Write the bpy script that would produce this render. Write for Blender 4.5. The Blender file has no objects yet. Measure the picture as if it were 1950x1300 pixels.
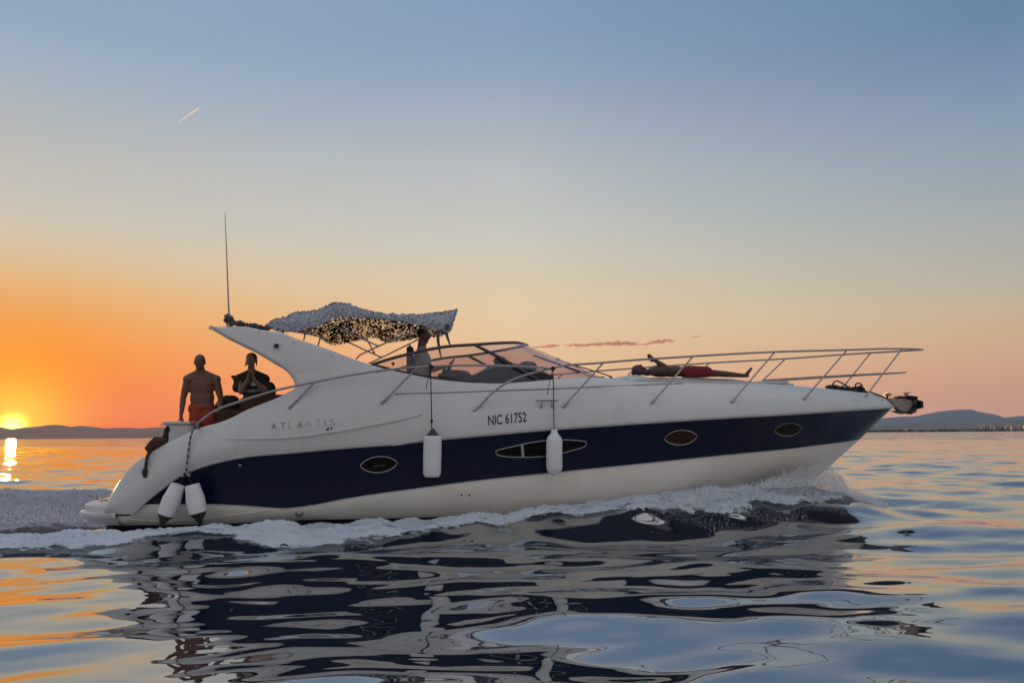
import bpy, bmesh, math, random
import numpy as np
from mathutils import Vector, Matrix
from mathutils.bvhtree import BVHTree
from mathutils import noise as mnoise
R = math.radians
rng = np.random.default_rng(7); random.seed(7)
scene = bpy.context.scene
COL = scene.collection

# ------------------------------------------------------------------ camera
F = 1408.0
PITCH = math.atan(178 / F); ROLL = math.atan(16 / 1950)
CAMZ = 1.40
camd = bpy.data.cameras.new('camera'); cam = bpy.data.objects.new('camera', camd); COL.objects.link(cam)
camd.sensor_width = 36; camd.lens = F / 1950 * 36; camd.clip_start = 0.05; camd.clip_end = 60000
CM = Matrix.Translation((0, 0, CAMZ)) @ Matrix.Rotation(R(90) + PITCH, 4, 'X') @ Matrix.Rotation(-ROLL, 4, 'Z')
cam.matrix_world = CM; scene.camera = cam
CMI = CM.inverted()
def ray(px, py):
    d = Vector(((px - 975) / F, -(py - 650) / F, -1.0))
    return (CM.to_3x3() @ d).normalized()
def project(P):
    c = CMI @ Vector(P)
    return (975 + F * c.x / -c.z, 650 - F * c.y / -c.z)

# ------------------------------------------------------------------ world and sun
SUN_DIR = ray(23, 812)
SUN_AZ = math.atan2(SUN_DIR.x, SUN_DIR.y); SUN_EL = math.asin(SUN_DIR.z)
def s2l(c):
    return tuple(((v / 255) / 12.92 if v / 255 <= .04045 else ((v / 255 + .055) / 1.055) ** 2.4) for v in c)
world = bpy.data.worlds.new('World'); scene.world = world; world.use_nodes = True
nt = world.node_tree; nt.nodes.clear()
def N(nt, typ, **kw):
    n = nt.nodes.new(typ)
    for k, v in kw.items(): setattr(n, k, v)
    return n
def math_node(nt, op, a, b=None, clamp=False):
    n = N(nt, 'ShaderNodeMath', operation=op); n.use_clamp = clamp
    for i, v in enumerate((a, b)):
        if v is None: continue
        if isinstance(v, (int, float)): n.inputs[i].default_value = v
        else: nt.links.new(v, n.inputs[i])
    return n.outputs[0]
def maprange(nt, val, a, b, c=0, d=1, smooth=True):
    n = N(nt, 'ShaderNodeMapRange', interpolation_type='SMOOTHSTEP' if smooth else 'LINEAR')
    nt.links.new(val, n.inputs[0])
    for i, v in zip((1, 2, 3, 4), (a, b, c, d)): n.inputs[i].default_value = v
    return n.outputs[0]
def mixcol(nt, fac, a, b, blend='MIX'):
    n = N(nt, 'ShaderNodeMix', data_type='RGBA', blend_type=blend)
    if isinstance(fac, (int, float)): n.inputs[0].default_value = fac
    else: nt.links.new(fac, n.inputs[0])
    for i, v in ((6, a), (7, b)):
        if isinstance(v, tuple): n.inputs[i].default_value = (*v[:3], 1)
        else: nt.links.new(v, n.inputs[i])
    return n.outputs[2]
tc = N(nt, 'ShaderNodeTexCoord'); sep = N(nt, 'ShaderNodeSeparateXYZ')
nt.links.new(tc.outputs['Generated'], sep.inputs[0])
el = math_node(nt, 'ARCSINE', sep.outputs[2])
az = math_node(nt, 'ARCTAN2', sep.outputs[0], sep.outputs[1])
def column(px, stops):
    return [(math.asin(ray(px, y).z), c) for y, c in stops]
L_ = column(40, [(0, (146, 170, 195)), (96, (158, 178, 197)), (191, (178, 187, 194)), (287, (192, 190, 186)), (383, (205, 200, 188)),
     (447, (215, 200, 175)), (511, (230, 191, 140)), (575, (241, 170, 92)), (638, (250, 150, 44)), (702, (253, 124, 2)),
     (753, (252, 110, 0)), (800, (250, 94, 0)), (835, (248, 88, 0))])
C_ = column(975, [(0, (133, 158, 190)), (100, (140, 163, 191)), (200, (163, 178, 194)), (300, (185, 191, 197)), (400, (198, 200, 195)),
     (450, (207, 205, 195)), (500, (217, 207, 186)), (550, (228, 208, 176)), (600, (234, 208, 168)), (650, (239, 204, 160)),
     (720, (242, 190, 140)), (780, (240, 173, 124)), (828, (235, 158, 114))])
R_ = column(1930, [(0, (103, 136, 168)), (62, (113, 138, 172)), (150, (127, 149, 179)), (250, (142, 162, 180)), (330, (153, 170, 179)),
     (420, (170, 175, 175)), (500, (181, 180, 169)), (560, (196, 182, 158)), (620, (208, 178, 145)), (680, (214, 166, 136)),
     (740, (208, 152, 132)), (820, (196, 144, 132))])
zen = s2l((196, 202, 210))
B_ = [(0, (190, 160, 150)), (R(5), (198, 168, 158)), (R(12), (198, 186, 182)), (R(25), (188, 190, 196)), (R(45), (178, 186, 196)), (R(80), (170, 180, 194))]
def ramp(stops, gain=1.0):
    n = N(nt, 'ShaderNodeValToRGB'); n.color_ramp.interpolation = 'B_SPLINE'
    st = sorted([(max(e, 0) / R(90), s2l(c)) for e, c in stops])
    if st[-1][0] < .7: st += [(.40, st[-1][1]), (.50, s2l((205, 210, 217))), (.62, s2l((226, 228, 230))), (.9, zen)]
    e = n.color_ramp.elements
    while len(e) > 1: e.remove(e[-1])
    e[0].position = st[0][0]; e[0].color = (*[v * gain for v in st[0][1]], 1)
    for p, c in st[1:]:
        q = e.new(p); q.color = (*[v * gain for v in c], 1)
    nt.links.new(math_node(nt, 'DIVIDE', el, R(90)), n.inputs[0])
    return n.outputs[0]
d = math_node(nt, 'ABSOLUTE', math_node(nt, 'SUBTRACT', az, SUN_AZ))
# wrap-around of the azimuth difference
d = math_node(nt, 'MINIMUM', d, math_node(nt, 'SUBTRACT', 2 * math.pi, d))
c1 = mixcol(nt, maprange(nt, d, R(2), R(34), smooth=False), ramp(L_), ramp(C_))
c2 = mixcol(nt, maprange(nt, d, R(34), R(69), smooth=False), c1, ramp(R_))
BACK_GAIN = 1.0
c3 = mixcol(nt, maprange(nt, d, R(80), R(130)), c2, ramp(B_, BACK_GAIN))
# faint high streaks in the evening sky
mp = N(nt, 'ShaderNodeMapping'); mp.inputs['Scale'].default_value = (1.2, 1.2, 9)
nt.links.new(tc.outputs['Generated'], mp.inputs[0])
nz = N(nt, 'ShaderNodeTexNoise'); nz.inputs['Scale'].default_value = 2.2; nz.inputs['Detail'].default_value = 5
nt.links.new(mp.outputs[0], nz.inputs['Vector'])
streak = maprange(nt, nz.outputs[0], .35, .7, .99, 1.012, False)
c3 = mixcol(nt, 1.0, c3, streak, 'MULTIPLY')
sky = N(nt, 'ShaderNodeTexSky', sky_type='NISHITA'); sky.sun_disc = False
sky.sun_elevation = SUN_EL; sky.sun_rotation = SUN_AZ
skyc = mixcol(nt, 1.0, sky.outputs[0], (.1, .1, .1), 'MULTIPLY')
c4 = mixcol(nt, 0.06, c3, skyc)
# aureole round the low sun
vd = N(nt, 'ShaderNodeVectorMath', operation='DISTANCE'); nt.links.new(tc.outputs['Generated'], vd.inputs[0]); vd.inputs[1].default_value = SUN_DIR
ang = vd.outputs['Value']
def gauss(sig, p=2):
    return math_node(nt, 'EXPONENT', math_node(nt, 'MULTIPLY', math_node(nt, 'POWER', math_node(nt, 'DIVIDE', ang, sig), p), -1.0))
def addglow(base, col, sig, p=2):
    n = N(nt, 'ShaderNodeMix', data_type='RGBA', blend_type='ADD'); nt.links.new(gauss(sig, p), n.inputs[0])
    nt.links.new(base, n.inputs[6]); n.inputs[7].default_value = (*col, 1); n.clamp_factor = True
    return n.outputs[2]
c5 = addglow(c4, (.5, .62, .0), R(3.0), 1.7)
c6 = addglow(c5, (4, 3.2, .7), R(.56), 2)
bg = N(nt, 'ShaderNodeBackground'); nt.links.new(c6, bg.inputs[0]); bg.inputs[1].default_value = 1.0
wo = N(nt, 'ShaderNodeOutputWorld'); nt.links.new(bg.outputs[0], wo.inputs[0])

sund = bpy.data.lights.new('sun', 'SUN'); sund.energy = 2.6; sund.angle = R(.5); sund.color = (1, .56, .16)
suno = bpy.data.objects.new('sun', sund); COL.objects.link(suno)
suno.rotation_euler = SUN_DIR.to_track_quat('Z', 'Y').to_euler()
scene.view_settings.view_transform = 'Standard'; scene.view_settings.look = 'None'
scene.view_settings.exposure = 0; scene.view_settings.gamma = 1
scene.cycles.max_bounces = 8; scene.cycles.transparent_max_bounces = 24
scene.cycles.volume_bounces = 1
scene.cycles.sample_clamp_indirect = 4

# ------------------------------------------------------------------ materials
def newmat(name):
    m = bpy.data.materials.new(name); m.use_nodes = True; m.node_tree.nodes.clear()
    o = N(m.node_tree, 'ShaderNodeOutputMaterial'); return m, m.node_tree, o
def pmat(name, col, rough=.5, metal=0, var=0, scale=4, bump=0, bscale=40, spec=.5, coords='Object', stain=None):
    m, t, o = newmat(name); p = N(t, 'ShaderNodeBsdfPrincipled')
    p.inputs['Base Color'].default_value = (*col, 1); p.inputs['Roughness'].default_value = rough
    p.inputs['Metallic'].default_value = metal; p.inputs['Specular IOR Level'].default_value = spec
    c = N(t, 'ShaderNodeTexCoord')
    if var or stain:
        n = N(t, 'ShaderNodeTexNoise'); n.inputs['Scale'].default_value = scale; n.inputs['Detail'].default_value = 6
        t.links.new(c.outputs[coords], n.inputs['Vector'])
        a = mixcol(t, n.outputs[0], tuple(v * (1 - var) for v in col), tuple(min(1, v * (1 + var)) for v in col))
        if name == 'gelcoat cream':
            sz = N(t, 'ShaderNodeSeparateXYZ'); t.links.new(c.outputs[coords], sz.inputs[0])
            sc_ = math_node(t, 'MULTIPLY', maprange(t, sz.outputs[2], .62, .12, 0, .75), maprange(t, n.outputs[0], .3, .7, .35, 1))
            a = mixcol(t, sc_, a, (.52, .46, .30))
        if stain:
            n2 = N(t, 'ShaderNodeTexNoise'); n2.inputs['Scale'].default_value = scale * 1.7; n2.inputs['Detail'].default_value = 9
            n2.inputs['Roughness'].default_value = .7
            ms_ = N(t, 'ShaderNodeMapping'); ms_.inputs['Scale'].default_value = (1.6, 1.6, .3); t.links.new(c.outputs[coords], ms_.inputs[0]); t.links.new(ms_.outputs[0], n2.inputs['Vector'])
            a = mixcol(t, maprange(t, n2.outputs[0], .52, .75, 0, .55), a, stain)
        t.links.new(a, p.inputs['Base Color'])
        t.links.new(maprange(t, n.outputs[0], .3, .7, max(rough - .08, .02), rough + .1, False), p.inputs['Roughness'])
    if bump:
        n = N(t, 'ShaderNodeTexNoise'); n.inputs['Scale'].default_value = bscale; n.inputs['Detail'].default_value = 3
        t.links.new(c.outputs[coords], n.inputs['Vector'])
        b = N(t, 'ShaderNodeBump'); b.inputs['Strength'].default_value = bump; b.inputs['Distance'].default_value = .02
        t.links.new(n.outputs[0], b.inputs['Height']); t.links.new(b.outputs[0], p.inputs['Normal'])
    t.links.new(p.outputs[0], o.inputs[0]); return m
M = {}
M['gel'] = pmat('gelcoat white', (.56, .565, .565), .28, var=.05, scale=1.3, bump=.03, bscale=3, stain=(.48, .455, .41))
M['cream'] = pmat('gelcoat cream', (.76, .75, .68), .35, var=.06, scale=1.1, bump=.04, bscale=2.5, stain=(.66, .62, .48))
M['navy'] = pmat('navy gelcoat', (.003, .006, .032), .30, var=.2, scale=1.5, bump=.02, bscale=2, spec=.22)
M['black_hull'] = pmat('antifouling paint', (.008, .009, .012), .6, var=.3, scale=5)
M['rub'] = pmat('rubbing strake', (.42, .42, .42), .35, var=.15, scale=6)
M['steel'] = pmat('stainless steel', (.32, .29, .30), .24, metal=1, var=.05, scale=10)
M['frame'] = pmat('anodised frame', (.07, .07, .085), .3, metal=.5, var=.1)
M['dark'] = pmat('black plastic', (.012, .012, .014), .5, var=.3, scale=12)
M['dash'] = pmat('dark vinyl', (.008, .009, .014), .55, var=.4, scale=5, bump=.3, bscale=8)
M['rubber'] = pmat('dark seal', (.03, .03, .032), .6)
M['teak'] = pmat('teak boards', (.25, .17, .1), .6, var=.3, scale=9)
M['cushion'] = pmat('vinyl cushion', (.55, .56, .58), .5, var=.06, scale=5, bump=.15, bscale=14)
M['skin'] = pmat('tanned skin', (.13, .058, .038), .5, var=.12, scale=9, bump=.05)
M['skin_dark'] = pmat('deep tanned skin', (.075, .036, .025), .5, var=.12, scale=9)
M['skin_fair'] = pmat('light skin', (.22, .12, .09), .5, var=.1, scale=9)
M['red'] = pmat('red swim shorts', (.17, .010, .015), .8, var=.25, scale=7, bump=.6, bscale=22)
M['orange'] = pmat('orange red shorts', (.30, .035, .014), .8, var=.25, scale=7, bump=.6, bscale=22)
M['tshirt_black'] = pmat('black cotton', (.022, .018, .018), .9, var=.3, scale=9, bump=.6, bscale=18)
M['tshirt_grey'] = pmat('grey cotton', (.3, .29, .29), .9, var=.15, scale=9, bump=.6, bscale=18)
M['hair'] = pmat('dark hair', (.02, .013, .01), .7, var=.4, scale=30, bump=.6, bscale=60)
M['bundle'] = pmat('dark brown cloth', (.05, .022, .014), .9, var=.4, scale=8, bump=.8, bscale=14)
M['fender'] = pmat('white fender vinyl', (.68, .7, .73), .35, var=.08, scale=5, bump=.15, bscale=6, stain=(.5, .46, .4))
M['fender_dark'] = pmat('dark fender end', (.02, .018, .02), .45, var=.3)
M['print'] = pmat('white print', (.5, .5, .5), .8)
M['ink'] = pmat('black lettering', (.01, .012, .02), .4)
M['ghost'] = pmat('faded chrome lettering', (.13, .13, .14), .35, metal=.2, var=.3, scale=14)
M['ghost_faint'] = pmat('residue of lost letter', (.36, .36, .37), .5)
M['anchor_plate'] = pmat('galvanised plate', (.33, .29, .27), .55, metal=.3, var=.25, scale=20, bump=.3, bscale=50)
M['port_glass'] = pmat('smoked porthole glass', (.006, .005, .005), .25, spec=.12)
M['port_brown'] = pmat('curtained porthole glass', (.028, .014, .009), .3, var=.3, scale=10, spec=.15)
# striped rope
m, t, o = newmat('striped rope'); p = N(t, 'ShaderNodeBsdfPrincipled'); w = N(t, 'ShaderNodeTexWave'); w.inputs['Scale'].default_value = 6
w.bands_direction = 'DIAGONAL'; c = N(t, 'ShaderNodeTexCoord'); t.links.new(c.outputs['Object'], w.inputs['Vector'])
t.links.new(mixcol(t, maprange(t, w.outputs[1], .4, .6), (.3, .3, .32), (.02, .02, .035)), p.inputs['Base Color']); p.inputs['Roughness'].default_value = .8
t.links.new(p.outputs[0], o.inputs[0]); M['rope'] = m
M['rope_black'] = pmat('black rope', (.012, .012, .016), .8, bump=.8, bscale=120)
# glass
m, t, o = newmat('tinted windscreen glass')
tr = N(t, 'ShaderNodeBsdfTransparent'); tr.inputs[0].default_value = (.73, .65, .68, 1)
gl = N(t, 'ShaderNodeBsdfGlossy'); gl.inputs['Roughness'].default_value = .03; gl.inputs[0].default_value = (.9, .9, .95, 1)
fr = N(t, 'ShaderNodeLayerWeight'); fr.inputs[0].default_value = .5
mx = N(t, 'ShaderNodeMixShader'); t.links.new(math_node(t, 'ADD', math_node(t, 'MULTIPLY', math_node(t, 'POWER', fr.outputs['Facing'], 4.0), .55), .07), mx.inputs[0]); t.links.new(tr.outputs[0], mx.inputs[1]); t.links.new(gl.outputs[0], mx.inputs[2])
t.links.new(mx.outputs[0], o.inputs[0]); M['glass'] = m
# net: pale on top, underside shade painted in as a darker colour, cut-outs
m, t, o = newmat('camouflage net')
c = N(t, 'ShaderNodeTexCoord'); mpn = N(t, 'ShaderNodeMapping'); mpn.inputs['Scale'].default_value = (1.0, 1.0, 1.0)
t.links.new(c.outputs['UV'], mpn.inputs[0])
v = N(t, 'ShaderNodeTexVoronoi', feature='DISTANCE_TO_EDGE'); v.inputs['Scale'].default_value = 15
nzz = N(t, 'ShaderNodeTexNoise'); nzz.inputs['Scale'].default_value = 14
t.links.new(mpn.outputs[0], nzz.inputs['Vector'])
mv = mixcol(t, .12, mpn.outputs[0], nzz.outputs['Color'], 'ADD'); t.links.new(mv, v.inputs['Vector'])
n2 = N(t, 'ShaderNodeTexNoise'); n2.inputs['Scale'].default_value = 2.2; t.links.new(mpn.outputs[0], n2.inputs['Vector'])
thr = maprange(t, n2.outputs[0], .35, .65, .15, .27, False)
hole = math_node(t, 'GREATER_THAN', v.outputs['Distance'], thr)
at = N(t, 'ShaderNodeAttribute', attribute_name='holes')
hole = math_node(t, 'MULTIPLY', hole, at.outputs['Fac'])
geo = N(t, 'ShaderNodeNewGeometry')
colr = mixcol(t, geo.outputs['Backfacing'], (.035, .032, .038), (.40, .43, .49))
v2 = N(t, 'ShaderNodeTexVoronoi'); v2.inputs['Scale'].default_value = 22; t.links.new(mv, v2.inputs['Vector'])
spots = maprange(t, v2.outputs['Distance'], .12, .2, 1, 0, False)
colr = mixcol(t, math_node(t, 'MULTIPLY', spots, .8), colr, (.05, .05, .065))
df = N(t, 'ShaderNodeBsdfDiffuse'); t.links.new(colr, df.inputs[0])
bmp = N(t, 'ShaderNodeBump'); bmp.inputs['Distance'].default_value = .03; bmp.inputs['Strength'].default_value = .8
t.links.new(v2.outputs['Distance'], bmp.inputs['Height']); t.links.new(bmp.outputs[0], df.inputs['Normal'])
tp = N(t, 'ShaderNodeBsdfTransparent'); ms = N(t, 'ShaderNodeMixShader'); t.links.new(hole, ms.inputs[0])
t.links.new(df.outputs[0], ms.inputs[1]); t.links.new(tp.outputs[0], ms.inputs[2]); t.links.new(ms.outputs[0], o.inputs[0]); M['net'] = m
M['net_solid'] = pmat('bunched net', (.10, .09, .10), .9, var=.6, scale=30, bump=1, bscale=50)

# ------------------------------------------------------------------ object helpers
def tag(o, label=None, cat=None, group=None, kind=None):
    if label: o['label'] = label
    if cat: o['category'] = cat
    if group: o['group'] = group
    if kind: o['kind'] = kind
    return o
def mkmesh(name, verts, faces, mats, parent=None, smooth=True, matidx=None, sharp=None):
    me = bpy.data.meshes.new(name); me.from_pydata([tuple(v) for v in verts], [], [tuple(f) for f in faces]); me.validate()
    for mm in (mats if isinstance(mats, (list, tuple)) else [mats]): me.materials.append(mm)
    me.polygons.foreach_set('use_smooth', [smooth] * len(me.polygons))
    if matidx is not None and len(matidx) == len(me.polygons): me.polygons.foreach_set('material_index', list(matidx))
    if smooth and sharp: me.set_sharp_from_angle(angle=R(sharp))
    o = bpy.data.objects.new(name, me); COL.objects.link(o)
    if parent: o.parent = parent
    me.update(); return o
class MB:
    def __init__(s): s.v = []; s.f = []; s.m = []
    def add(s, v, f, mi=0):
        n = len(s.v); s.v += [Vector(a) for a in v]; s.f += [[i + n for i in q] for q in f]; s.m += [mi] * len(f); return s
    def tube(s, pts, r, res=8, mi=0, caps=True):
        pts = [Vector(p) for p in pts]; n = len(pts)
        rr = r if isinstance(r, (list, tuple)) else [r] * n
        T = [(pts[min(i + 1, n - 1)] - pts[max(i - 1, 0)]).normalized() for i in range(n)]
        up = Vector((0, 0, 1)) if abs(T[0].z) < .9 else Vector((1, 0, 0))
        u = T[0].cross(up).normalized(); vs = []
        for i in range(n):
            u = (u - T[i] * u.dot(T[i])); u = u.normalized() if u.length > 1e-6 else T[i].orthogonal().normalized()
            w = T[i].cross(u)
            for k in range(res):
                a = 2 * math.pi * k / res; vs.append(pts[i] + (u * math.cos(a) + w * math.sin(a)) * rr[i])
        fs = [[i * res + k, i * res + (k + 1) % res, (i + 1) * res + (k + 1) % res, (i + 1) * res + k] for i in range(n - 1) for k in range(res)]
        if caps: fs += [list(range(res))[::-1], [(n - 1) * res + k for k in range(res)]]
        return s.add(vs, fs, mi)
    def box(s, c, sz, rot=None, mi=0, bev=0):
        bm = bmesh.new(); bmesh.ops.create_cube(bm, size=1)
        for v_ in bm.verts: v_.co = Vector((v_.co.x * sz[0], v_.co.y * sz[1], v_.co.z * sz[2]))
        if bev: bmesh.ops.bevel(bm, geom=bm.edges[:], offset=bev, segments=3, affect='EDGES')
        bm.verts.index_update()
        rm = rot if rot else Matrix.Identity(3)
        s.add([rm @ v_.co + Vector(c) for v_ in bm.verts], [[v_.index for v_ in f.verts] for f in bm.faces], mi); bm.free(); return s
    def ell(s, c, r, rot=None, seg=14, mi=0, jitter=0):
        bm = bmesh.new(); bmesh.ops.create_uvsphere(bm, u_segments=seg, v_segments=max(6, seg * 2 // 3), radius=1); bm.verts.index_update()
        rm = rot if rot else Matrix.Identity(3)
        out = []
        for v_ in bm.verts:
            q = v_.co.copy()
            if jitter: q *= 1 + jitter * mnoise.noise(q * 2.3 + Vector(c) * 7)
            out.append(rm @ Vector((q.x * r[0], q.y * r[1], q.z * r[2])) + Vector(c))
        s.add(out, [[v_.index for v_ in f.verts] for f in bm.faces], mi); bm.free(); return s
    def cap(s, a, b, ra, rb=None, seg=12, mi=0):
        rb = ra if rb is None else rb; a = Vector(a); b = Vector(b); d = (b - a); L = d.length or 1e-6; d = d / L
        pts = []; rr = []
        for k in range(5):
            th = math.pi / 2 * k / 5; pts.append(a - d * ra * math.cos(th)); rr.append(max(ra * math.sin(th), .0008))
        pts.append(a); rr.append(ra); pts.append(b); rr.append(rb)
        for k in range(4, -1, -1):
            th = math.pi / 2 * k / 5; pts.append(b + d * rb * math.cos(th)); rr.append(max(rb * math.sin(th), .0008))
        return s.tube(pts, rr, seg, mi)
    def lathe(s, a, axis, prof, res=20, mi=0):
        a = Vector(a); axis = Vector(axis).normalized()
        return s.tube([a + axis * h for h, r in prof], [max(r, .0008) for h, r in prof], res, mi)
    def build(s, name, mats, parent=None, smooth=True, sharp=40):
        return mkmesh(name, s.v, s.f, mats, parent, smooth, s.m, sharp)
def remesh(o, voxel, smooth_it=4):
    md = o.modifiers.new('r', 'REMESH'); md.mode = 'VOXEL'; md.voxel_size = voxel; md.use_smooth_shade = True
    if smooth_it:
        sm = o.modifiers.new('s', 'SMOOTH'); sm.factor = .5; sm.iterations = smooth_it
    dg = bpy.context.evaluated_depsgraph_get(); me = bpy.data.meshes.new_from_object(o.evaluated_get(dg))
    mats = list(o.data.materials); o.modifiers.clear(); o.data = me
    if not me.materials:
        for m_ in mats: me.materials.append(m_)
    me.polygons.foreach_set('use_smooth', [True] * len(me.polygons)); return o
def pchip(xs, ys):
    xs = np.array(xs, float); ys = np.array(ys, float); h = np.diff(xs); dl = np.diff(ys) / h; n = len(xs)
    if n == 2: return lambda x: np.interp(x, xs, ys)
    dd = np.zeros(n)
    for i in range(1, n - 1):
        if dl[i - 1] * dl[i] > 0:
            w1 = 2 * h[i] + h[i - 1]; w2 = h[i] + 2 * h[i - 1]; dd[i] = (w1 + w2) / (w1 / dl[i - 1] + w2 / dl[i])
    dd[0] = dl[0]; dd[-1] = dl[-1]
    def f(x):
        x = np.clip(np.asarray(x, float), xs[0], xs[-1]); i = np.clip(np.searchsorted(xs, x) - 1, 0, n - 2); t_ = (x - xs[i]) / h[i]
        return ((1 + 2 * t_) * (1 - t_) ** 2 * ys[i] + t_ * (1 - t_) ** 2 * h[i] * dd[i] + t_ * t_ * (3 - 2 * t_) * ys[i + 1] + t_ * t_ * (t_ - 1) * h[i] * dd[i + 1])
    return f
def spline(pts, n=8):
    pts = [Vector(p) for p in pts]; out = []
    P = [pts[0] * 2 - pts[1]] + pts + [pts[-1] * 2 - pts[-2]]
    for i in range(1, len(P) - 2):
        for k in range(n):
            t_ = k / n; a, b, c_, d_ = P[i - 1], P[i], P[i + 1], P[i + 2]
            out.append(.5 * ((2 * b) + (c_ - a) * t_ + (2 * a - 5 * b + 4 * c_ - d_) * t_ ** 2 + (3 * b - a - 3 * c_ + d_) * t_ ** 3))
    out.append(pts[-1]); return out

# ------------------------------------------------------------------ sea
HAZE = False
def water_mat():
    m, t, o = newmat('sea water')
    g = N(t, 'ShaderNodeNewGeometry')
    # distance from the boat's patch of water, so that the fine ripples of the open sea come in gradually
    def nz(scale, sx, sy, det, rough=.5, rot=0.0):
        mp = N(t, 'ShaderNodeMapping'); mp.inputs['Scale'].default_value = (sx, sy, 1); mp.inputs['Rotation'].default_value = (0, 0, rot)
        t.links.new(g.outputs['Position'], mp.inputs[0])
        n = N(t, 'ShaderNodeTexNoise'); n.inputs['Scale'].default_value = scale; n.inputs['Detail'].default_value = det; n.inputs['Roughness'].default_value = rough
        t.links.new(mp.outputs[0], n.inputs['Vector']); return n.outputs[0]
    sp = N(t, 'ShaderNodeSeparateXYZ'); t.links.new(g.outputs['Position'], sp.inputs[0])
    far = maprange(t, sp.outputs[1], 12, 60)
    b1 = N(t, 'ShaderNodeBump'); b1.inputs['Distance'].default_value = .35; t.links.new(nz(.55, .45, 1, 3, .5, .15), b1.inputs['Height'])
    t.links.new(math_node(t, 'ADD', maprange(t, sp.outputs[1], 12, 60, .05, .4), maprange(t, sp.outputs[1], 60, 900, 0, .6)), b1.inputs['Strength'])
    b2 = N(t, 'ShaderNodeBump'); b2.inputs['Distance'].default_value = .05; t.links.new(nz(2.6, .5, 1, 2, .5, -.2), b2.inputs['Height'])
    t.links.new(maprange(t, sp.outputs[1], 10, 60, .10, .4), b2.inputs['Strength']); t.links.new(b1.outputs[0], b2.inputs['Normal'])
    nf = N(t, 'ShaderNodeTexNoise'); nf.inputs['Scale'].default_value = .55; nf.inputs['Detail'].default_value = 4; nf.inputs['Roughness'].default_value = .55
    mpf = N(t, 'ShaderNodeMapping'); mpf.inputs['Scale'].default_value = (.35, 1, 1); t.links.new(g.outputs['Position'], mpf.inputs[0]); t.links.new(mpf.outputs[0], nf.inputs['Vector'])
    va = N(t, 'ShaderNodeVectorMath', operation='SUBTRACT'); t.links.new(nf.outputs['Color'], va.inputs[0]); va.inputs[1].default_value = (.5, .5, .5)
    vb = N(t, 'ShaderNodeVectorMath', operation='MULTIPLY'); t.links.new(va.outputs[0], vb.inputs[0]); vb.inputs[1].default_value = (.25, .75, 0)
    vc = N(t, 'ShaderNodeVectorMath', operation='ADD'); t.links.new(vb.outputs[0], vc.inputs[0]); vc.inputs[1].default_value = (0, -.045, 1)
    vm = N(t, 'ShaderNodeMix', data_type='VECTOR'); t.links.new(maprange(t, sp.outputs[1], 25, 140), vm.inputs[0]); t.links.new(b2.outputs[0], vm.inputs[4]); t.links.new(vc.outputs[0], vm.inputs[5])
    vn = N(t, 'ShaderNodeVectorMath', operation='NORMALIZE'); t.links.new(vm.outputs[1], vn.inputs[0]); b2 = vn
    fr = N(t, 'ShaderNodeFresnel'); fr.inputs[0].default_value = 2.6; t.links.new(b2.outputs[0], fr.inputs['Normal'])
    gl = N(t, 'ShaderNodeBsdfGlossy'); gl.inputs['Roughness'].default_value = .02; gl.inputs[0].default_value = (1, 1, 1, 1); t.links.new(b2.outputs[0], gl.inputs['Normal'])
    df = N(t, 'ShaderNodeBsdfDiffuse'); df.inputs[0].default_value = (.010, .020, .034, 1)
    mx = N(t, 'ShaderNodeMixShader'); t.links.new(math_node(t, 'POWER', fr.outputs[0], .59), mx.inputs[0]); t.links.new(df.outputs[0], mx.inputs[1]); t.links.new(gl.outputs[0], mx.inputs[2])
    t.links.new(mx.outputs[0], o.inputs[0]); return m
M['sea'] = water_mat()
# swell: a sum of long, low trains that run mostly towards the viewer
WAVES = []
_r = np.random.default_rng(10160)
for lam, slope, n in ((8.0, .014, 3), (4.2, .022, 5), (2.3, .032, 6), (1.25, .028, 8), (.7, .016, 10), (.38, .008, 10)):
    for _ in range(n):
        l = lam * _r.uniform(.75, 1.3); th = math.pi / 2 + _r.normal(0, .38); k = 2 * math.pi / l
        WAVES.append((k * math.cos(th), k * math.sin(th), slope * _r.uniform(.6, 1.3) / k, _r.uniform(0, 2 * math.pi), l))
def swell(X, Y, cell):
    Z = np.zeros_like(X)
    for kx, ky, a, ph, l in WAVES:
        fade = np.clip((l - 2.5 * cell) / (2.5 * cell), 0, 1)
        Z += a * fade * np.sin(kx * X + ky * Y + ph + .6 * np.sin(.35 * X + .22 * Y + ph))
    return Z
def smoothstep(a, b, x):
    t_ = np.clip((x - a) / (b - a), 0, 1); return t_ * t_ * (3 - 2 * t_)
CHOP = []
for _ in range(16):
    l_ = _r.uniform(.32, .9); th_ = _r.uniform(0, math.pi); CHOP.append((2 * math.pi / l_ * math.cos(th_), 2 * math.pi / l_ * math.sin(th_), .055 * l_ / (2 * math.pi), _r.uniform(0, 6.28)))
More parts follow.
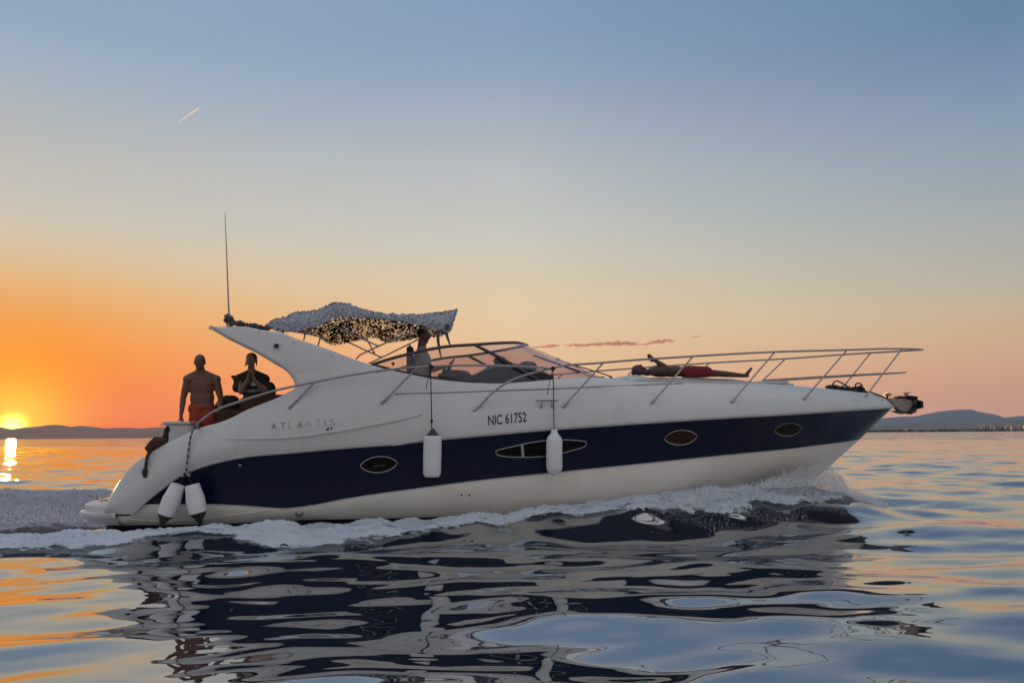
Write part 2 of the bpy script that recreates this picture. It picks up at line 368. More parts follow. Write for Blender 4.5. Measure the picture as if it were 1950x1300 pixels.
def wake_height(X, Y):
    # the boat's own waves: a crest that leaves the bow on the near side, a trough along the hull, a hump behind the stern
    Z = np.zeros_like(X)
    yc = np.interp(X, [-14, -9, -6, -3, 0, 3, 5.2, 6.5, 9], [8.9, 9.6, 9.9, 10.25, 10.75, 11.4, 12.0, 12.6, 14])
    env = smoothstep(8.2, 5.5, X) * smoothstep(-30, -6, X)
    Z += .10 * env * np.exp(-((Y - yc) / .45) ** 2)
    Z -= .05 * env * np.exp(-((Y - yc + .9) / .5) ** 2)
    hump = smoothstep(-5.2, -7.5, X) * smoothstep(-28, -9, X)
    Z += .10 * hump * np.exp(-((Y - 15.2) / 1.5) ** 2)
    Z += .12 * np.exp(-((X + 8.3) / 1.0) ** 2 - ((Y - 14.6) / 1.1) ** 2)
    yh = np.interp(X, [-4, 0, 2, 3.5, 5, 6.5], [10.95, 11.25, 11.6, 12.1, 12.8, 13.3])
    A = np.interp(X, [-8, -5, -2, 0, 1.5, 5.2, 6.6], [0, .01, .05, .12, .18, .20, 0])
    Z += A * np.where(Y < yh, np.exp(-((Y - yh) / 1.15) ** 2), np.exp(-((Y - yh) / .8) ** 2))
    # confused short chop in the disturbed strip beside the hull
    yn = np.interp(X, [-14, -7, -4, 0, 2, 3.5, 5, 6.5], [9.6, 10.0, 10.5, 10.9, 11.2, 11.7, 12.4, 13.0])
    env = smoothstep(6.8, 5.0, X) * smoothstep(-30, -12, X) * np.exp(-((Y - yn) / .62) ** 2)
    for kx, ky, a, ph in CHOP: Z += env * a * np.sin(kx * X + ky * Y + ph + .8 * np.sin(1.3 * X + 2.1 * Y + ph))
    return Z
nx = 760
s_ = np.linspace(-1, 1, nx)
ys = [-30, -15, -6, -1, 1.0]
y = 2.0
while y < 130: ys.append(y); y += max(.022, .0052 * y)
while y < 16000: ys.append(y); y *= 1.06
ys.append(20000.); ys = np.array(ys)
Yg, Sg = np.meshgrid(ys, s_, indexing='ij')
base = 5 + .95 * np.maximum(Yg, 1)
Xg = base * Sg + np.sign(Sg) * np.maximum(np.abs(Sg) - .9, 0) / .1 * 40
cell = np.maximum(2 * base / nx, np.maximum(.022, .0052 * np.maximum(Yg, 2)))
Zg = swell(Xg, Yg, cell) * (1 - .5 * smoothstep(25, 100, Yg)) + wake_height(Xg, Yg)
V = np.stack([Xg, Yg, Zg], -1).reshape(-1, 3)
ny = len(ys)
ii = np.arange(ny - 1)[:, None] * nx + np.arange(nx - 1)[None, :]
FQ = np.stack([ii, ii + 1, ii + nx + 1, ii + nx], -1).reshape(-1, 4)
me = bpy.data.meshes.new('sea'); me.vertices.add(len(V)); me.vertices.foreach_set('co', V.ravel().astype(np.float32))
me.loops.add(FQ.size); me.loops.foreach_set('vertex_index', FQ.ravel().astype(np.int32)); me.polygons.add(len(FQ))
me.polygons.foreach_set('loop_start', np.arange(0, FQ.size, 4, dtype=np.int32)); me.polygons.foreach_set('loop_total', np.full(len(FQ), 4, np.int32))
me.polygons.foreach_set('use_smooth', np.ones(len(FQ), bool)); me.update(calc_edges=True); me.materials.append(M['sea'])
sea = bpy.data.objects.new('sea', me); COL.objects.link(sea); tag(sea, 'calm evening sea with long smooth swells', 'sea', kind='structure')
def water_pt(px, py, z=0.0):
    r_ = ray(px, py); k = (z - CAMZ) / r_.z; return Vector((r_.x * k, r_.y * k, z))

# ------------------------------------------------------------------ hills and coast
M['hill'] = pmat('hill scrub', (.075, .085, .10), .95, var=.3, scale=.004)
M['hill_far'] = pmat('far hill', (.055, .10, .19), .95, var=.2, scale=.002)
M['hill_glare_tint'] = pmat('hill tinted by sun glare', (.24, .105, .065), .95, var=.2, scale=.002)  # red veil of the low sun's glare put into the hill colour
def hill(name, pts, D, depth, mat, label, dipl=0, seed=0):
    # pts: (px, py) of the ridge; a ridge of real depth whose near and far slopes run down to the water
    f = pchip([p[0] for p in pts], [p[1] for p in pts]); n = 260
    xs = np.linspace(pts[0][0], pts[-1][0], n); rows = 26; vs = []; fs = []
    for i, px in enumerate(xs):
        r_ = ray(px, float(f(px))); k = D / r_.y; H = max(CAMZ + r_.z * k, 1.0); X = r_.x * k
        for j in range(rows):
            v_ = j / (rows - 1) * 2 - 1; prof = (1 - abs(v_)) ** 1.15
            nzv = mnoise.fractal(Vector((X / 900 + seed, v_ * 3.1, seed)), 1.0, 2.0, 5)
            hh = H * prof * (1 + .55 * nzv * (1 - prof) * min(1, 4 * prof)) if j != (rows - 1) // 2 else H
            vs.append((X, D + v_ * depth, hh - 2 * (prof <= .001)))
    for i in range(n - 1):
        for j in range(rows - 1):
            a = i * rows + j; fs.append((a, a + rows, a + rows + 1, a + 1))
    o = mkmesh(name, vs, fs, mat); tag(o, label, 'hills', kind='structure'); return o
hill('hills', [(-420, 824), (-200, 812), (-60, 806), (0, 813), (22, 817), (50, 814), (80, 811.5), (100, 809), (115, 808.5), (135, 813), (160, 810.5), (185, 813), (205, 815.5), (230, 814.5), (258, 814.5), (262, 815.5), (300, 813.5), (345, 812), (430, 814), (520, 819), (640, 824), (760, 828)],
     9500, 1700, M['hill_glare_tint'], 'low dusky hills along the far shore under the setting sun', seed=3)
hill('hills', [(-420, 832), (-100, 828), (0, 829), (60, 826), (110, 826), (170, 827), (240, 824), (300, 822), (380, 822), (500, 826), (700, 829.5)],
     8000, 900, M['hill_glare_tint'], 'lower dark foothills at the foot of the far shore', seed=9)
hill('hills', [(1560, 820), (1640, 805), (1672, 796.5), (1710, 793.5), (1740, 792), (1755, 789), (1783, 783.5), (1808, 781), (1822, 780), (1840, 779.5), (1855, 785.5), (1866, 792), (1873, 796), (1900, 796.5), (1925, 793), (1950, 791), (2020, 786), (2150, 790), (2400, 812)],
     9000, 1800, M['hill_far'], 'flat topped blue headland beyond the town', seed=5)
hill('hills', [(1540, 821), (1640, 813), (1700, 809), (1760, 806), (1860, 806), (1930, 801), (2050, 800), (2200, 812)],
     7000, 700, M['hill'], 'low dark foothills behind the shoreline town', seed=7)
# low coast
cst = []
D = 3000.
xs = np.linspace(1500, 2350, 120); vs = []; fs = []
for i, px in enumerate(xs):
    X = ray(px, 800).x / ray(px, 800).y * D
    h = 2.2 + .8 * mnoise.noise(Vector((px * .05, 0, 0)))
    for j, (dy, z) in enumerate(((-70, -1), (-66, h * .6), (0, h), (320, h + 2), (330, -1))): vs.append((X, D + dy, z))
for i in range(len(xs) - 1):
    for j in range(4): a = i * 5 + j; fs.append((a, a + 5, a + 6, a + 1))
M['coast'] = pmat('coast scrub and rock', (.05, .045, .04), .95, var=.4, scale=.05)
tag(mkmesh('shore', vs, fs, M['coast']), 'low dark shoreline under the town', 'shore', kind='structure')
# the dark belt of trees along the coast
M['tree'] = pmat('coastal trees', (.035, .045, .035), .95, var=.4, scale=.2)
bmb = MB(); rr_ = random.Random(4)
for i in range(520):
    px = rr_.uniform(1600, 2250); dd = rr_.uniform(D - 50, D + 260); X = ray(px, 800).x / ray(px, 800).y * dd
    h = rr_.uniform(4, 9)
    bmb.ell((X, dd, h * .45 + 2), (rr_.uniform(5, 14), rr_.uniform(5, 9), h * .6), seg=8, jitter=.5)
tag(bmb.build('treeline', M['tree']), 'dark belt of trees along the low coast', 'trees', kind='stuff')
# town
pal = [(.42, .40, .38), (.34, .33, .34), (.5, .47, .43), (.28, .27, .29), (.46, .44, .42)]
M['win'] = pmat('dark windows', (.05, .055, .07), .2)
bmats = [pmat('rendered facade', c_, .85, var=.12, scale=.1) for c_ in pal]
protos = {}
def building_meshes(w, dpt, fl, mi):
    key = (w, dpt, fl, mi)
    if key in protos: return protos[key]
    h = fl * 3.0; b = MB(); b.box((0, 0, h / 2), (w, dpt, h))
    for k in range(1, fl): b.box((0, -dpt / 2 - .5, k * 3.0), (w * .94, 1.0, .35))
    rf = MB(); rf.box((0, 0, h + .35), (w + .6, dpt + .6, .7)); rf.box((w * .2, 0, h + 1.5), (w * .2, dpt * .4, 1.8))
    wn = MB(); nw = max(3, int(w / 4.5))
    for k in range(fl):
        for q in range(nw): wn.box(((q + .5) * w / nw - w / 2, -dpt / 2 - .04, k * 3.0 + 1.6), (w / nw * .5, .1, 1.5))
    res = []; nf = len(b.f); b.add(wn.v, wn.f, 1)
    for nm, bb, mm in (('facade', b, [bmats[mi], M['win']]), ('roof', rf, bmats[(mi + 2) % 5])):
        o = bb.build(nm, mm, smooth=False); res.append((nm, o.data)); bpy.data.objects.remove(o)
    protos[key] = res; return res
rr_ = random.Random(11); bx = 1703.0
BN = []
descs = {3: 'low', 4: 'low', 5: 'mid height', 6: 'mid height', 7: 'tall', 8: 'tall', 9: 'tall'}
while bx < 1975:
    if bx < 1790: fl = rr_.choice([3, 3, 4]); w = rr_.choice([18, 26])
    elif bx < 1868: fl = rr_.choice([4, 5, 5]); w = rr_.choice([26, 34])
    else: fl = rr_.choice([6, 7, 8, 9]); w = rr_.choice([14, 18, 22])
    mi = rr_.randrange(5); dd = D + rr_.uniform(-20, 160); r_ = ray(bx, 800); X = r_.x / r_.y * dd
    e = bpy.data.objects.new('apartment_building', None); COL.objects.link(e); e.location = (X, dd, 2.0); e.rotation_euler.z = rr_.uniform(-.2, .2)
    where = 'behind the open water right of the bow' if bx < 1790 else ('at the foot of the flat headland' if bx < 1868 else 'in the dense cluster at the right edge')
    BN.append((e, fl, mi, w, where)); tag(e, f"{descs[fl]} apartment block on the far shore {where}", 'building', 'apartment blocks of the distant shoreline town ' + where)
    for nm, me_ in building_meshes(w, 14, fl, mi):
        c_ = bpy.data.objects.new(nm, me_); COL.objects.link(c_); c_.parent = e
    bx += w * F / dd * rr_.uniform(.6, 1.25)

ORD = ['first', 'second', 'third', 'fourth', 'fifth', 'sixth', 'seventh', 'eighth', 'ninth', 'tenth', 'eleventh', 'twelfth', 'thirteenth', 'fourteenth', 'fifteenth', 'sixteenth', 'seventeenth', 'eighteenth', 'nineteenth', 'twentieth']
cnt = {}
short = {'behind the open water right of the bow': 'the low row nearest the bow', 'at the foot of the flat headland': 'the row under the flat headland', 'in the dense cluster at the right edge': 'the dense cluster at right edge'}
for e, fl, mi, w, where in BN:
    k = cnt.get(where, 0); cnt[where] = k + 1
    e['label'] = f"{descs[fl]} {['pale grey', 'slate grey', 'cream', 'dark grey', 'sandy'][mi]} apartment block, {ORD[k]} from left in {short[where]}"

# clouds and contrail
def cloud_mat(name, dens, g, col):
    m, t, o = newmat(name); v = N(t, 'ShaderNodeVolumePrincipled'); v.inputs['Color'].default_value = (*col, 1); v.inputs['Density'].default_value = dens; v.inputs['Anisotropy'].default_value = g
    t.links.new(v.outputs[0], o.inputs['Volume']); return m
M['cloud'] = cloud_mat('dusk cloud', .008, .5, (1.0, .68, .62))
M['contrail'] = cloud_mat('contrail', .05, .75, (1, 1, 1))
CD = 22000.
def cloud_at(pxs, label):
    b = MB()
    for (px, py, hw, hh) in pxs:
        r_ = ray(px, py); k = CD / r_.y; c_ = r_ * k; s = k / F; nq = max(5, int(hw / 2.2))
        for q in range(nq):
            a = -1 + 2 * (q + .5) / nq + rr_.uniform(-.1, .1); e_ = 1.08 - a * a * .8
            b.ell(c_ + Vector((a * hw * s, rr_.uniform(-60, 60), CAMZ + rr_.uniform(-.35, .5) * hh * s * e_)),
                  (hw * s / nq * rr_.uniform(1.6, 2.6), 220, hh * s * rr_.uniform(.45, .8) * e_), seg=14, jitter=.5)
    o = b.build('cloud', M['cloud']); tag(o, label, 'cloud', 'small dusk clouds above the bow rail'); remesh(o, 14, 3)
    o.data.materials.clear(); o.data.materials.append(M['cloud'])
cloud_at([(1032, 661, 22, 2.2), (1052, 658, 11, 3.4)], 'small mauve cloud just right of the windscreen top')
cloud_at([(1100, 657.5, 27, 3.8), (1140, 656, 26, 3.6), (1176, 653.5, 24, 6.4), (1198, 654.5, 12, 4), (1218, 656.5, 18, 1.4), (1236, 654, 8, 2)], 'long mauve cloud, largest of the row above the bow rail')
cloud_at([(1262, 650, 21, 4), (1248, 652, 12, 2)], 'short mauve cloud at the right end of the row')
cloud_at([(1324, 640.5, 9, 1.2)], 'tiny thin cloud far right of the row')
r0, r1 = ray(338, 234), ray(379, 205)
b = MB(); p0 = r0 * (CD / r0.y); p1 = r1 * (CD / r1.y)
b.tube([p0.lerp(p1, k / 12) for k in range(13)], [3 + 19 * (k / 12) ** .7 for k in range(12)] + [12], 12)
tag(b.build('contrail', M['contrail']), 'short bright contrail high in the upper left sky', 'contrail')

exec_boat = True
# ------------------------------------------------------------------ yacht frame
BM = Matrix.Translation((0, 12.9, 0)) @ Matrix.Rotation(R(6), 4, 'Z') @ Matrix.Rotation(R(2), 4, 'X')
BMI = BM.inverted()
CO = BMI @ Vector((0, 0, CAMZ))
def lray(px, py): return (BMI.to_3x3() @ ray(px, py)).normalized()
def Q(px, py, b):
    d_ = lray(px, py); k = (-b - CO.y) / d_.y; return CO + d_ * k
yacht = bpy.data.objects.new('motor_yacht', None); COL.objects.link(yacht); yacht.matrix_world = BM
tag(yacht, 'white motor yacht with a navy blue side band and a raked radar arch', 'yacht')
def W(p): return BM @ Vector(p)
def mir(p): return Vector((p[0], -p[1], p[2]))

tab = lambda xs, ys: pchip(xs, ys)
b_rub = tab([-6.6, -5.5, -3.5, -1, 1, 3, 4.4, 5.5, 6.3, 6.85, 7.3], [1.72, 1.84, 1.94, 1.98, 1.96, 1.78, 1.45, 1.03, .6, .2, 0])
def trace(pts, bf, stem=None):
    out = []
    for px, py in pts:
        b_ = 1.5
        for _ in range(12):
            p = Q(px, py, b_); b_ = float(bf(p.x)) if callable(bf) else bf
        out.append(Q(px, py, b_))
    if stem: out.append(Q(stem[0], stem[1], 0.0))
    return out
P_rub = [(203, 978), (235, 981), (249, 980), (272, 959), (293, 941.5), (316, 924), (334.6, 910), (351, 901), (367, 894), (392, 885), (427, 876), (473, 867.5), (554, 860.5), (656, 851.5), (759, 844), (805, 838.7), (900, 829.7), (1054, 816.4), (1220, 805), (1400, 793.5), (1500, 788), (1604, 781), (1660, 777.5)]
S_rub = (1701, 774.5)
P_blu = [(203, 979), (235, 982), (249, 981), (272, 960), (390, 960), (450, 962), (519, 967), (540, 968), (600, 961), (656, 950), (785, 931), (900, 916), (1067, 898.5), (1220, 883), (1400, 864.6), (1500, 855), (1580, 845)]
S_blu = (1637, 836)
P_boot = [(203, 1000), (381, 998), (496, 993.5), (600, 989), (708, 987), (900, 981), (1131, 970), (1220, 965), (1281, 957), (1334, 943), (1411, 924), (1457, 914)]
S_boot = (1553, 912)
P_keel = [(203, 1075), (600, 1075), (1000, 1075), (1250, 1070), (1380, 1040), (1460, 995)]
S_keel = (1530, 932)
def xstem(s): return Q(s[0], s[1], 0).x
# half breadths of the other lines, ending on the stem
xr, xb, xo, xk = map(xstem, (S_rub, S_blu, S_boot, S_keel))
b_rub = tab([-6.6, -5.5, -3.5, -1, 1, 3, 4.4, 5.5, 6.3, 6.8, xr], [1.72, 1.84, 1.94, 1.98, 1.96, 1.78, 1.45, 1.03, .6, .26, 0])
b_blu = tab([-6.6, -5.5, -3.5, -1, 1, 2.8, 4.1, 5.1, 5.9, xb], [1.66, 1.78, 1.86, 1.88, 1.82, 1.55, 1.14, .72, .34, 0])
b_boot = tab([-6.6, -3, 0, 1.5, 3, 4, 4.8, xo], [1.55, 1.62, 1.6, 1.5, 1.12, .72, .36, 0])
NT = 150
def sample(pts, bf, stem):
    tr_ = trace(pts, bf, stem); xs = [p.x for p in tr_]; zf = pchip(xs, [p.z for p in tr_])
    t_ = np.linspace(0, 1, NT); x = xs[0] + (xs[-1] - xs[0]) * t_
    return np.stack([x, np.asarray(bf(x)) if callable(bf) else np.full(NT, bf), zf(x)], -1)
Lk = sample(P_keel, lambda x: 0 * x, S_keel); Lo = sample(P_boot, b_boot, S_boot); Lb = sample(P_blu, b_blu, S_blu); Lr = sample(P_rub, b_rub, S_rub)
for L in (Lo, Lb, Lr): L[-1, 1] = 0
# D2: top edge of the superstructure / coaming, D1: between
P_top = [(203, 957), (224, 921), (247, 891), (277, 868), (311, 847), (346, 829.6), (374, 816.5), (427, 801), (473, 779), (528.5, 757), (557, 742), (600, 724), (680, 708), (728, 702), (764, 709), (828, 721.5), (892, 728), (946, 730.5), (1008, 728), (1059, 724.5), (1149, 721), (1230, 728), (1340, 729), (1401, 730), (1488, 734), (1565, 740), (1629, 746), (1670, 752)]
S_top = (1698, 768)
b_top = tab([-6.6, -5.5, -3.5, -2, -.5, 1, 2.5, 4, 5, 6, 6.6, xstem(S_top)], [1.68, 1.74, 1.74, 1.62, 1.5, 1.42, 1.28, 1.05, .8, .42, .2, 0])
Lt = sample(P_top, b_top, S_top); Lt[-1, 1] = 0
def loft(rows_pts, subs):
    """rows_pts: list of (NT,3) arrays (x, b, z); returns list of rows through them with linear (subs) steps"""
    out = []
    for a, b_, (n, bulge) in zip(rows_pts[:-1], rows_pts[1:], subs):
        for k in range(n):
            f = k / n; r = a * (1 - f) + b_ * f; bl = bulge * 4 * f * (1 - f); env = np.clip(r[:, 1] / .8, 0, 1)
            r = r.copy(); r[:, 1] += bl * env; out.append(r)
    out.append(rows_pts[-1]); return out
def grid_mesh(name, rows, mats, matrow, parent, both=True, close=None):
    vs = []; fs = []; mi = []
    for sgn in ((-1, 1) if both else (-1,)):
        base = len(vs)
        for r in rows:
            for p in r: vs.append((p[0], sgn * p[1], p[2]))
        for j in range(len(rows) - 1):
            for i in range(NT - 1):
                a = base + j * NT + i; q = (a, a + 1, a + NT + 1, a + NT)
                fs.append(q if sgn < 0 else q[::-1]); mi.append(matrow[j])
    n = len(rows)
    if both and close == 'transom':
        off = n * NT
        for j in range(n - 1): fs.append((j * NT, (j + 1) * NT, off + (j + 1) * NT, off + j * NT)); mi.append(matrow[j])
    return mkmesh(name, vs, fs, mats, parent, True, mi, 50), vs, fs
hull_rows = loft([Lk, Lo, Lb, Lr], [(4, .05), (8, .06), (6, -.03)])
hull, hv, hf = grid_mesh('hull', hull_rows, [M['black_hull'], M['cream'], M['navy']], [0] * 4 + [1] * 8 + [2] * 6, yacht, close='transom')
D0 = Lr.copy(); D0[:, 2] += .012
mid = D0 * .52 + Lt * .48; mid[:, 1] += .10 * np.clip(mid[:, 1] / .8, 0, 1)
side = loft([D0, mid, Lt], [(5, .03), (5, .02)])
# inboard part: open cockpit aft, closed coachroof and foredeck forward
SOLE = .92
x_open0 = Q(300, 850, 1.6).x; x_open1 = Q(905, 725, 1.3).x
i1 = np.copy(Lt); i2 = np.copy(Lt); i3 = np.copy(Lt)
for k in range(NT):
    x, b_, z = Lt[k]
    if x_open0 < x < x_open1:
        bi = max(b_ - .22, .02); i1[k] = (x, bi, z - .005); i2[k] = (x, bi - .04, SOLE); i3[k] = (x, 0, SOLE)
    elif x <= x_open0:
        i1[k] = (x, b_ * .8, z - .02); i2[k] = (x, b_ * .4, z - .03); i3[k] = (x, 0, z - .03)
    else:
        i1[k] = (x, b_ * .8, z + .03 * min(1, b_)); i2[k] = (x, b_ * .4, z + .055 * min(1, b_)); i3[k] = (x, 0, z + .065 * min(1, b_))
deck_rows = side[:-1] + [Lt, i1, i2, i3]
deck, dv, df_ = grid_mesh('deck', deck_rows, [M['gel']], [0] * (len(deck_rows) - 1), yacht, close='transom')
BV = BVHTree.FromPolygons([Vector(v_) for v_ in (hv + dv)], [list(f) for f in hf] + [[i + len(hv) for i in f] for f in df_])
def hit(px, py, off=0.0):
    d_ = lray(px, py); h = BV.ray_cast(CO, d_)
    if h[0] is None: return Q(px, py, 1.5)
    n = h[1] if h[1].dot(d_) < 0 else -h[1]
    return h[0] + n * off
def hitn(px, py):
    d_ = lray(px, py); h = BV.ray_cast(CO, d_); n = h[1] if h[1].dot(d_) < 0 else -h[1]; return h[0], n

# rubbing strake and chine ledge
def along(L, sgn, off=0, dz=0): return [Vector((p[0], sgn * (p[1] + off), p[2] + dz)) for p in L]
for sgn in (-1, 1):
    b = MB(); b.tube(along(Lr[4:], sgn, .012, .004), .026, 8); b.build('rub_rail', M['rub'], yacht)
    b = MB(); b.tube(along(Lb[8:], sgn, .004, 0), .008, 6); b.build('boot_stripe', M['rub'], yacht)
    b = MB()
    pts = [(150 + 55, 996), (300, 998), (381, 991), (430, 984), (496, 975), (540, 969)]
    pl = [hit(px, py, .0) for px, py in [(210, 988), (250, 988), (300, 991), (381, 988), (430, 981), (496, 973), (535, 968)]]
    pl = spline(pl, 5)
    b.tube([p if sgn < 0 else mir(p) for p in pl], .010, 8); b.build('spray_rail', M['cream'], yacht)
# deck seam
for sgn in (-1, 1):
    pl = spline([hit(px, py, .003) for px, py in [(752, 750), (850, 747.5), (950, 744), (1059, 740), (1149, 736), (1220, 733), (1300, 730)]], 6)
    b = MB(); b.tube([p if sgn < 0 else mir(p) for p in pl], .006, 6); b.build('deck_seam', M['rubber'], yacht)
    pl = spline([hit(px, py, .004) for px, py in [(428, 835), (477, 835), (554, 832), (631, 822), (708, 809), (760, 799), (798, 790), (804, 786)]], 8)
    n = len(pl); b = MB(); b.tube([p if sgn < 0 else mir(p) for p in pl], [.008 + .020 * math.sin(math.pi * min(1, k / n + .05)) for k in range(n)], 8)
    b.build('side_ledge', M['gel'], yacht)

# ------------------------------------------------------------------ swim platform
def plan(x0, x1, b_, r, n=10):
    pts = [(x1, -b_)]
    for k in range(n + 1):
        a = math.pi / 2 * k / n; pts.append((x0 + r - r * math.sin(a), -(b_ - r + r * math.cos(a))))
    return pts + [(x, -y_) for x, y_ in pts[::-1]]
zz = lambda py, px=190, b_=1.65: Q(px, py, b_).z
x_st = Q(166, 974, 1.3).x; x_en = Q(300, 974, 1.7).x
lv = [(zz(1000), .26, 1.60), (zz(997), .13, 1.72), (zz(985), .04, 1.79), (zz(983), .02, 1.83), (zz(979), 0, 1.86), (zz(974), 0, 1.86), (zz(971), .05, 1.81), (zz(961), .04, 1.80), (zz(958), .09, 1.76), (zz(958) - .002, .3, 1.5)]
vs = []; fs = []; K = None
for z, ins, b_ in lv:
    pl = plan(x_st + ins, x_en - .5, b_, .42); K = len(pl)
    for x, y_ in pl: vs.append((x, y_, z + (x_st - x) * 0))
for j in range(len(lv) - 1):
    for i in range(K - 1): a = j * K + i; fs.append((a, a + K, a + K + 1, a + 1))
fs.append(tuple((len(lv) - 1) * K + i for i in range(K)))
fs.append(tuple(range(K))[::-1])
mkmesh('swim_platform', vs, fs, M['gel'], yacht, True, sharp=55)
pl = plan(x_st + .3, x_en - .5, 1.5, .4); z = lv[-1][0] + .004
mkmesh('platform_boards', [(x, y_, z) for x, y_ in pl] + [(x, y_, z + .012) for x, y_ in pl], [tuple(range(len(pl), 2 * len(pl)))] + [(i, i + 1, i + 1 + len(pl), i + len(pl)) for i in range(len(pl) - 1)], M['teak'], yacht, False)
b = MB(); b.tube(spline([Vector((x, y_, lv[-1][0] + .03)) for x, y_ in plan(x_st + .13, x_en, 1.62, .5)[1:-1]], 2), .012, 6); b.build('platform_rail', M['steel'], yacht)

# ------------------------------------------------------------------ radar arch
def bz(py): return float(np.interp(py, [620, 690, 745, 780], [1.50, 1.60, 1.72, 1.80]))
outer = [(395, 622.5), (405, 621.5), (427, 621), (461, 620.5), (480, 623.5), (496, 627), (533, 632), (559, 642.5), (605, 658), (640, 670.5), (677, 685), (705, 694), (735, 704), (728, 722), (660, 738), (600, 757), (560, 764), (552, 752), (558, 741), (560, 733), (556, 721), (542, 705), (519, 691), (485, 671), (438, 648), (410, 632)]
o2 = [Q(px, py, bz(py)) for px, py in outer]
def ring_spline(pts, n=3):
    P = [pts[-1]] + pts + [pts[0], pts[1]]; out = []
    for i in range(1, len(pts) + 1):
        for k in range(n):
            t_ = k / n; a, b_, c_, d_ = P[i - 1], P[i], P[i + 1], P[i + 2]
            out.append(.5 * ((2 * b_) + (c_ - a) * t_ + (2 * a - 5 * b_ + 4 * c_ - d_) * t_ ** 2 + (3 * b_ - a - 3 * c_ + d_) * t_ ** 3))
    return out
o2 = ring_spline(o2, 3); n = len(o2)
def inset(ring, dlt):
    res = []
    for i in range(len(ring)):
        t_ = ring[(i + 1) % n] - ring[i - 1]; nn = Vector((t_.z, 0, -t_.x)); nn = nn.normalized() if nn.length > 1e-9 else Vector((0, 0, 0)); res.append(ring[i] + nn * dlt)
    return res
area = sum(o2[i].x * o2[(i + 1) % n].z - o2[(i + 1) % n].x * o2[i].z for i in range(n))
sg = -1 if area > 0 else 1
for sgn in (-1, 1):
    vs = []; fs = []
    rings = [(inset(o2, sg * .05), 0), (inset(o2, sg * .016), .022), (o2, .06), (o2, .17), (inset(o2, sg * .03), .2)]
    for rg, dy in rings:
        for p in rg: q = Vector((p.x, p.y + dy, p.z)); vs.append(q if sgn < 0 else mir(q))
    for j in range(4):
        for i in range(n): fs.append((j * n + i, j * n + (i + 1) % n, (j + 1) * n + (i + 1) % n, (j + 1) * n + i))
    bm = bmesh.new(); bv = [bm.verts.new(v_) for v_ in vs]
    for f in fs: bm.faces.new([bv[i] for i in f])
    c0 = bm.faces.new([bv[i] for i in range(n)]); c1_ = bm.faces.new([bv[4 * n + i] for i in range(n)])
    bmesh.ops.triangulate(bm, faces=[c0, c1_], ngon_method='EAR_CLIP'); bmesh.ops.recalc_face_normals(bm, faces=bm.faces)
    me = bpy.data.meshes.new('radar_arch'); bm.to_mesh(me); bm.free(); me.materials.append(M['gel'])
    me.polygons.foreach_set('use_smooth', [True] * len(me.polygons)); me.set_sharp_from_angle(angle=R(35))
    oo = bpy.data.objects.new('radar_arch', me); COL.objects.link(oo); oo.parent = yacht
    b = MB(); pl = [Q(px, py, bz(py) + .004) for px, py in [(440, 643), (485, 665), (519, 683.5), (545, 699), (562, 716), (569, 735)]]
    pl = spline(pl, 6); b.tube([p if sgn < 0 else mir(p) for p in pl], .006, 6); b.build('arch_moulding', M['rub'], yacht)
# cross bar of the arch
cb = [Q(px, py, 1.42) for px, py in [(400, 623), (430, 622.5), (465, 622.5), (500, 629), (545, 640), (530, 648), (490, 644), (450, 636), (415, 628)]]
vs = []; fs = []; m_ = len(cb); ny_ = 12
for j in range(ny_ + 1):
    y_ = -1.42 + 2.84 * j / ny_
    for p in cb: vs.append((p.x, y_, p.z + .05 * (1 - (y_ / 1.42) ** 2)))
for j in range(ny_):
    for i in range(m_): fs.append((j * m_ + i, j * m_ + (i + 1) % m_, (j + 1) * m_ + (i + 1) % m_, (j + 1) * m_ + i))
mkmesh('arch_crossbar', vs, fs, M['gel'], yacht, True, sharp=40)
# square side light on the arch
p = Q(527, 659, bz(659) + .012)
b = MB(); b.box(p, (.105, .03, .105), bev=.012); ho = b.build('side_light', M['gel'], yacht)
b = MB(); b.box(p + Vector((0, -.017, 0)), (.062, .012, .062), bev=.003); lo = b.build('light_lens', M['dark'], ho)
for px, py in [(493, 631), (552, 655), (632, 677), (703, 705.5), (610, 778), (487, 785)]:
    pass
# little screw caps
for px, py in [(493, 630), (559, 652), (632, 677), (702, 705)]:
    b = MB(); b.ell(Q(px, py, bz(py) + .004), (.012, .006, .012), seg=8); b.build('screw_cap', M['rub'], yacht)

# ------------------------------------------------------------------ antenna
b = MB(); a0, a1 = Q(436, 600, 1.3), Q(428.5, 405, 1.3)
b.tube([a0.lerp(a1, k / 10) for k in range(11)], [.014 - .009 * k / 10 for k in range(11)], 8)
b.lathe(Q(437, 622, 1.3), a0 - Q(437, 622, 1.3), [(0, .05), (.05, .05), (.06, .03), (.2, .024), (.21, .012)], 12)
b.build('whip_antenna', M['steel'], yacht)

# ------------------------------------------------------------------ windscreen
base_c = [(709, 695, 1.36), (764, 708.5, 1.42), (828, 721, 1.44), (892, 727, 1.42), (946, 730, 1.36), (1008, 727.5, 1.2), (1059, 725, .97), (1110, 722, .6), (1149, 719.5, 0)]
top_c = [(707, 694.5, 1.36), (743, 683, 1.37), (781, 673.3, 1.36), (818, 665, 1.33), (857, 659, 1.29), (903, 656, 1.2), (950, 653, .98), (985, 652.5, .6), (1004, 657, 0)]
bc = spline([Q(*p) for p in base_c], 8); tcv = spline([Q(*p) for p in top_c], 8)
full_b = bc + [mir(p) for p in bc[:-1][::-1]]; full_t = tcv + [mir(p) for p in tcv[:-1][::-1]]
vs = []; fs = []; rows = 7; n = len(full_b)
for j in range(rows):
    f = j / (rows - 1)
    for k in range(n):
        p = full_b[k].lerp(full_t[k], f); out = Vector((.35, p.y * .35, 0)); vs.append(p + out * .10 * f * (1 - f))
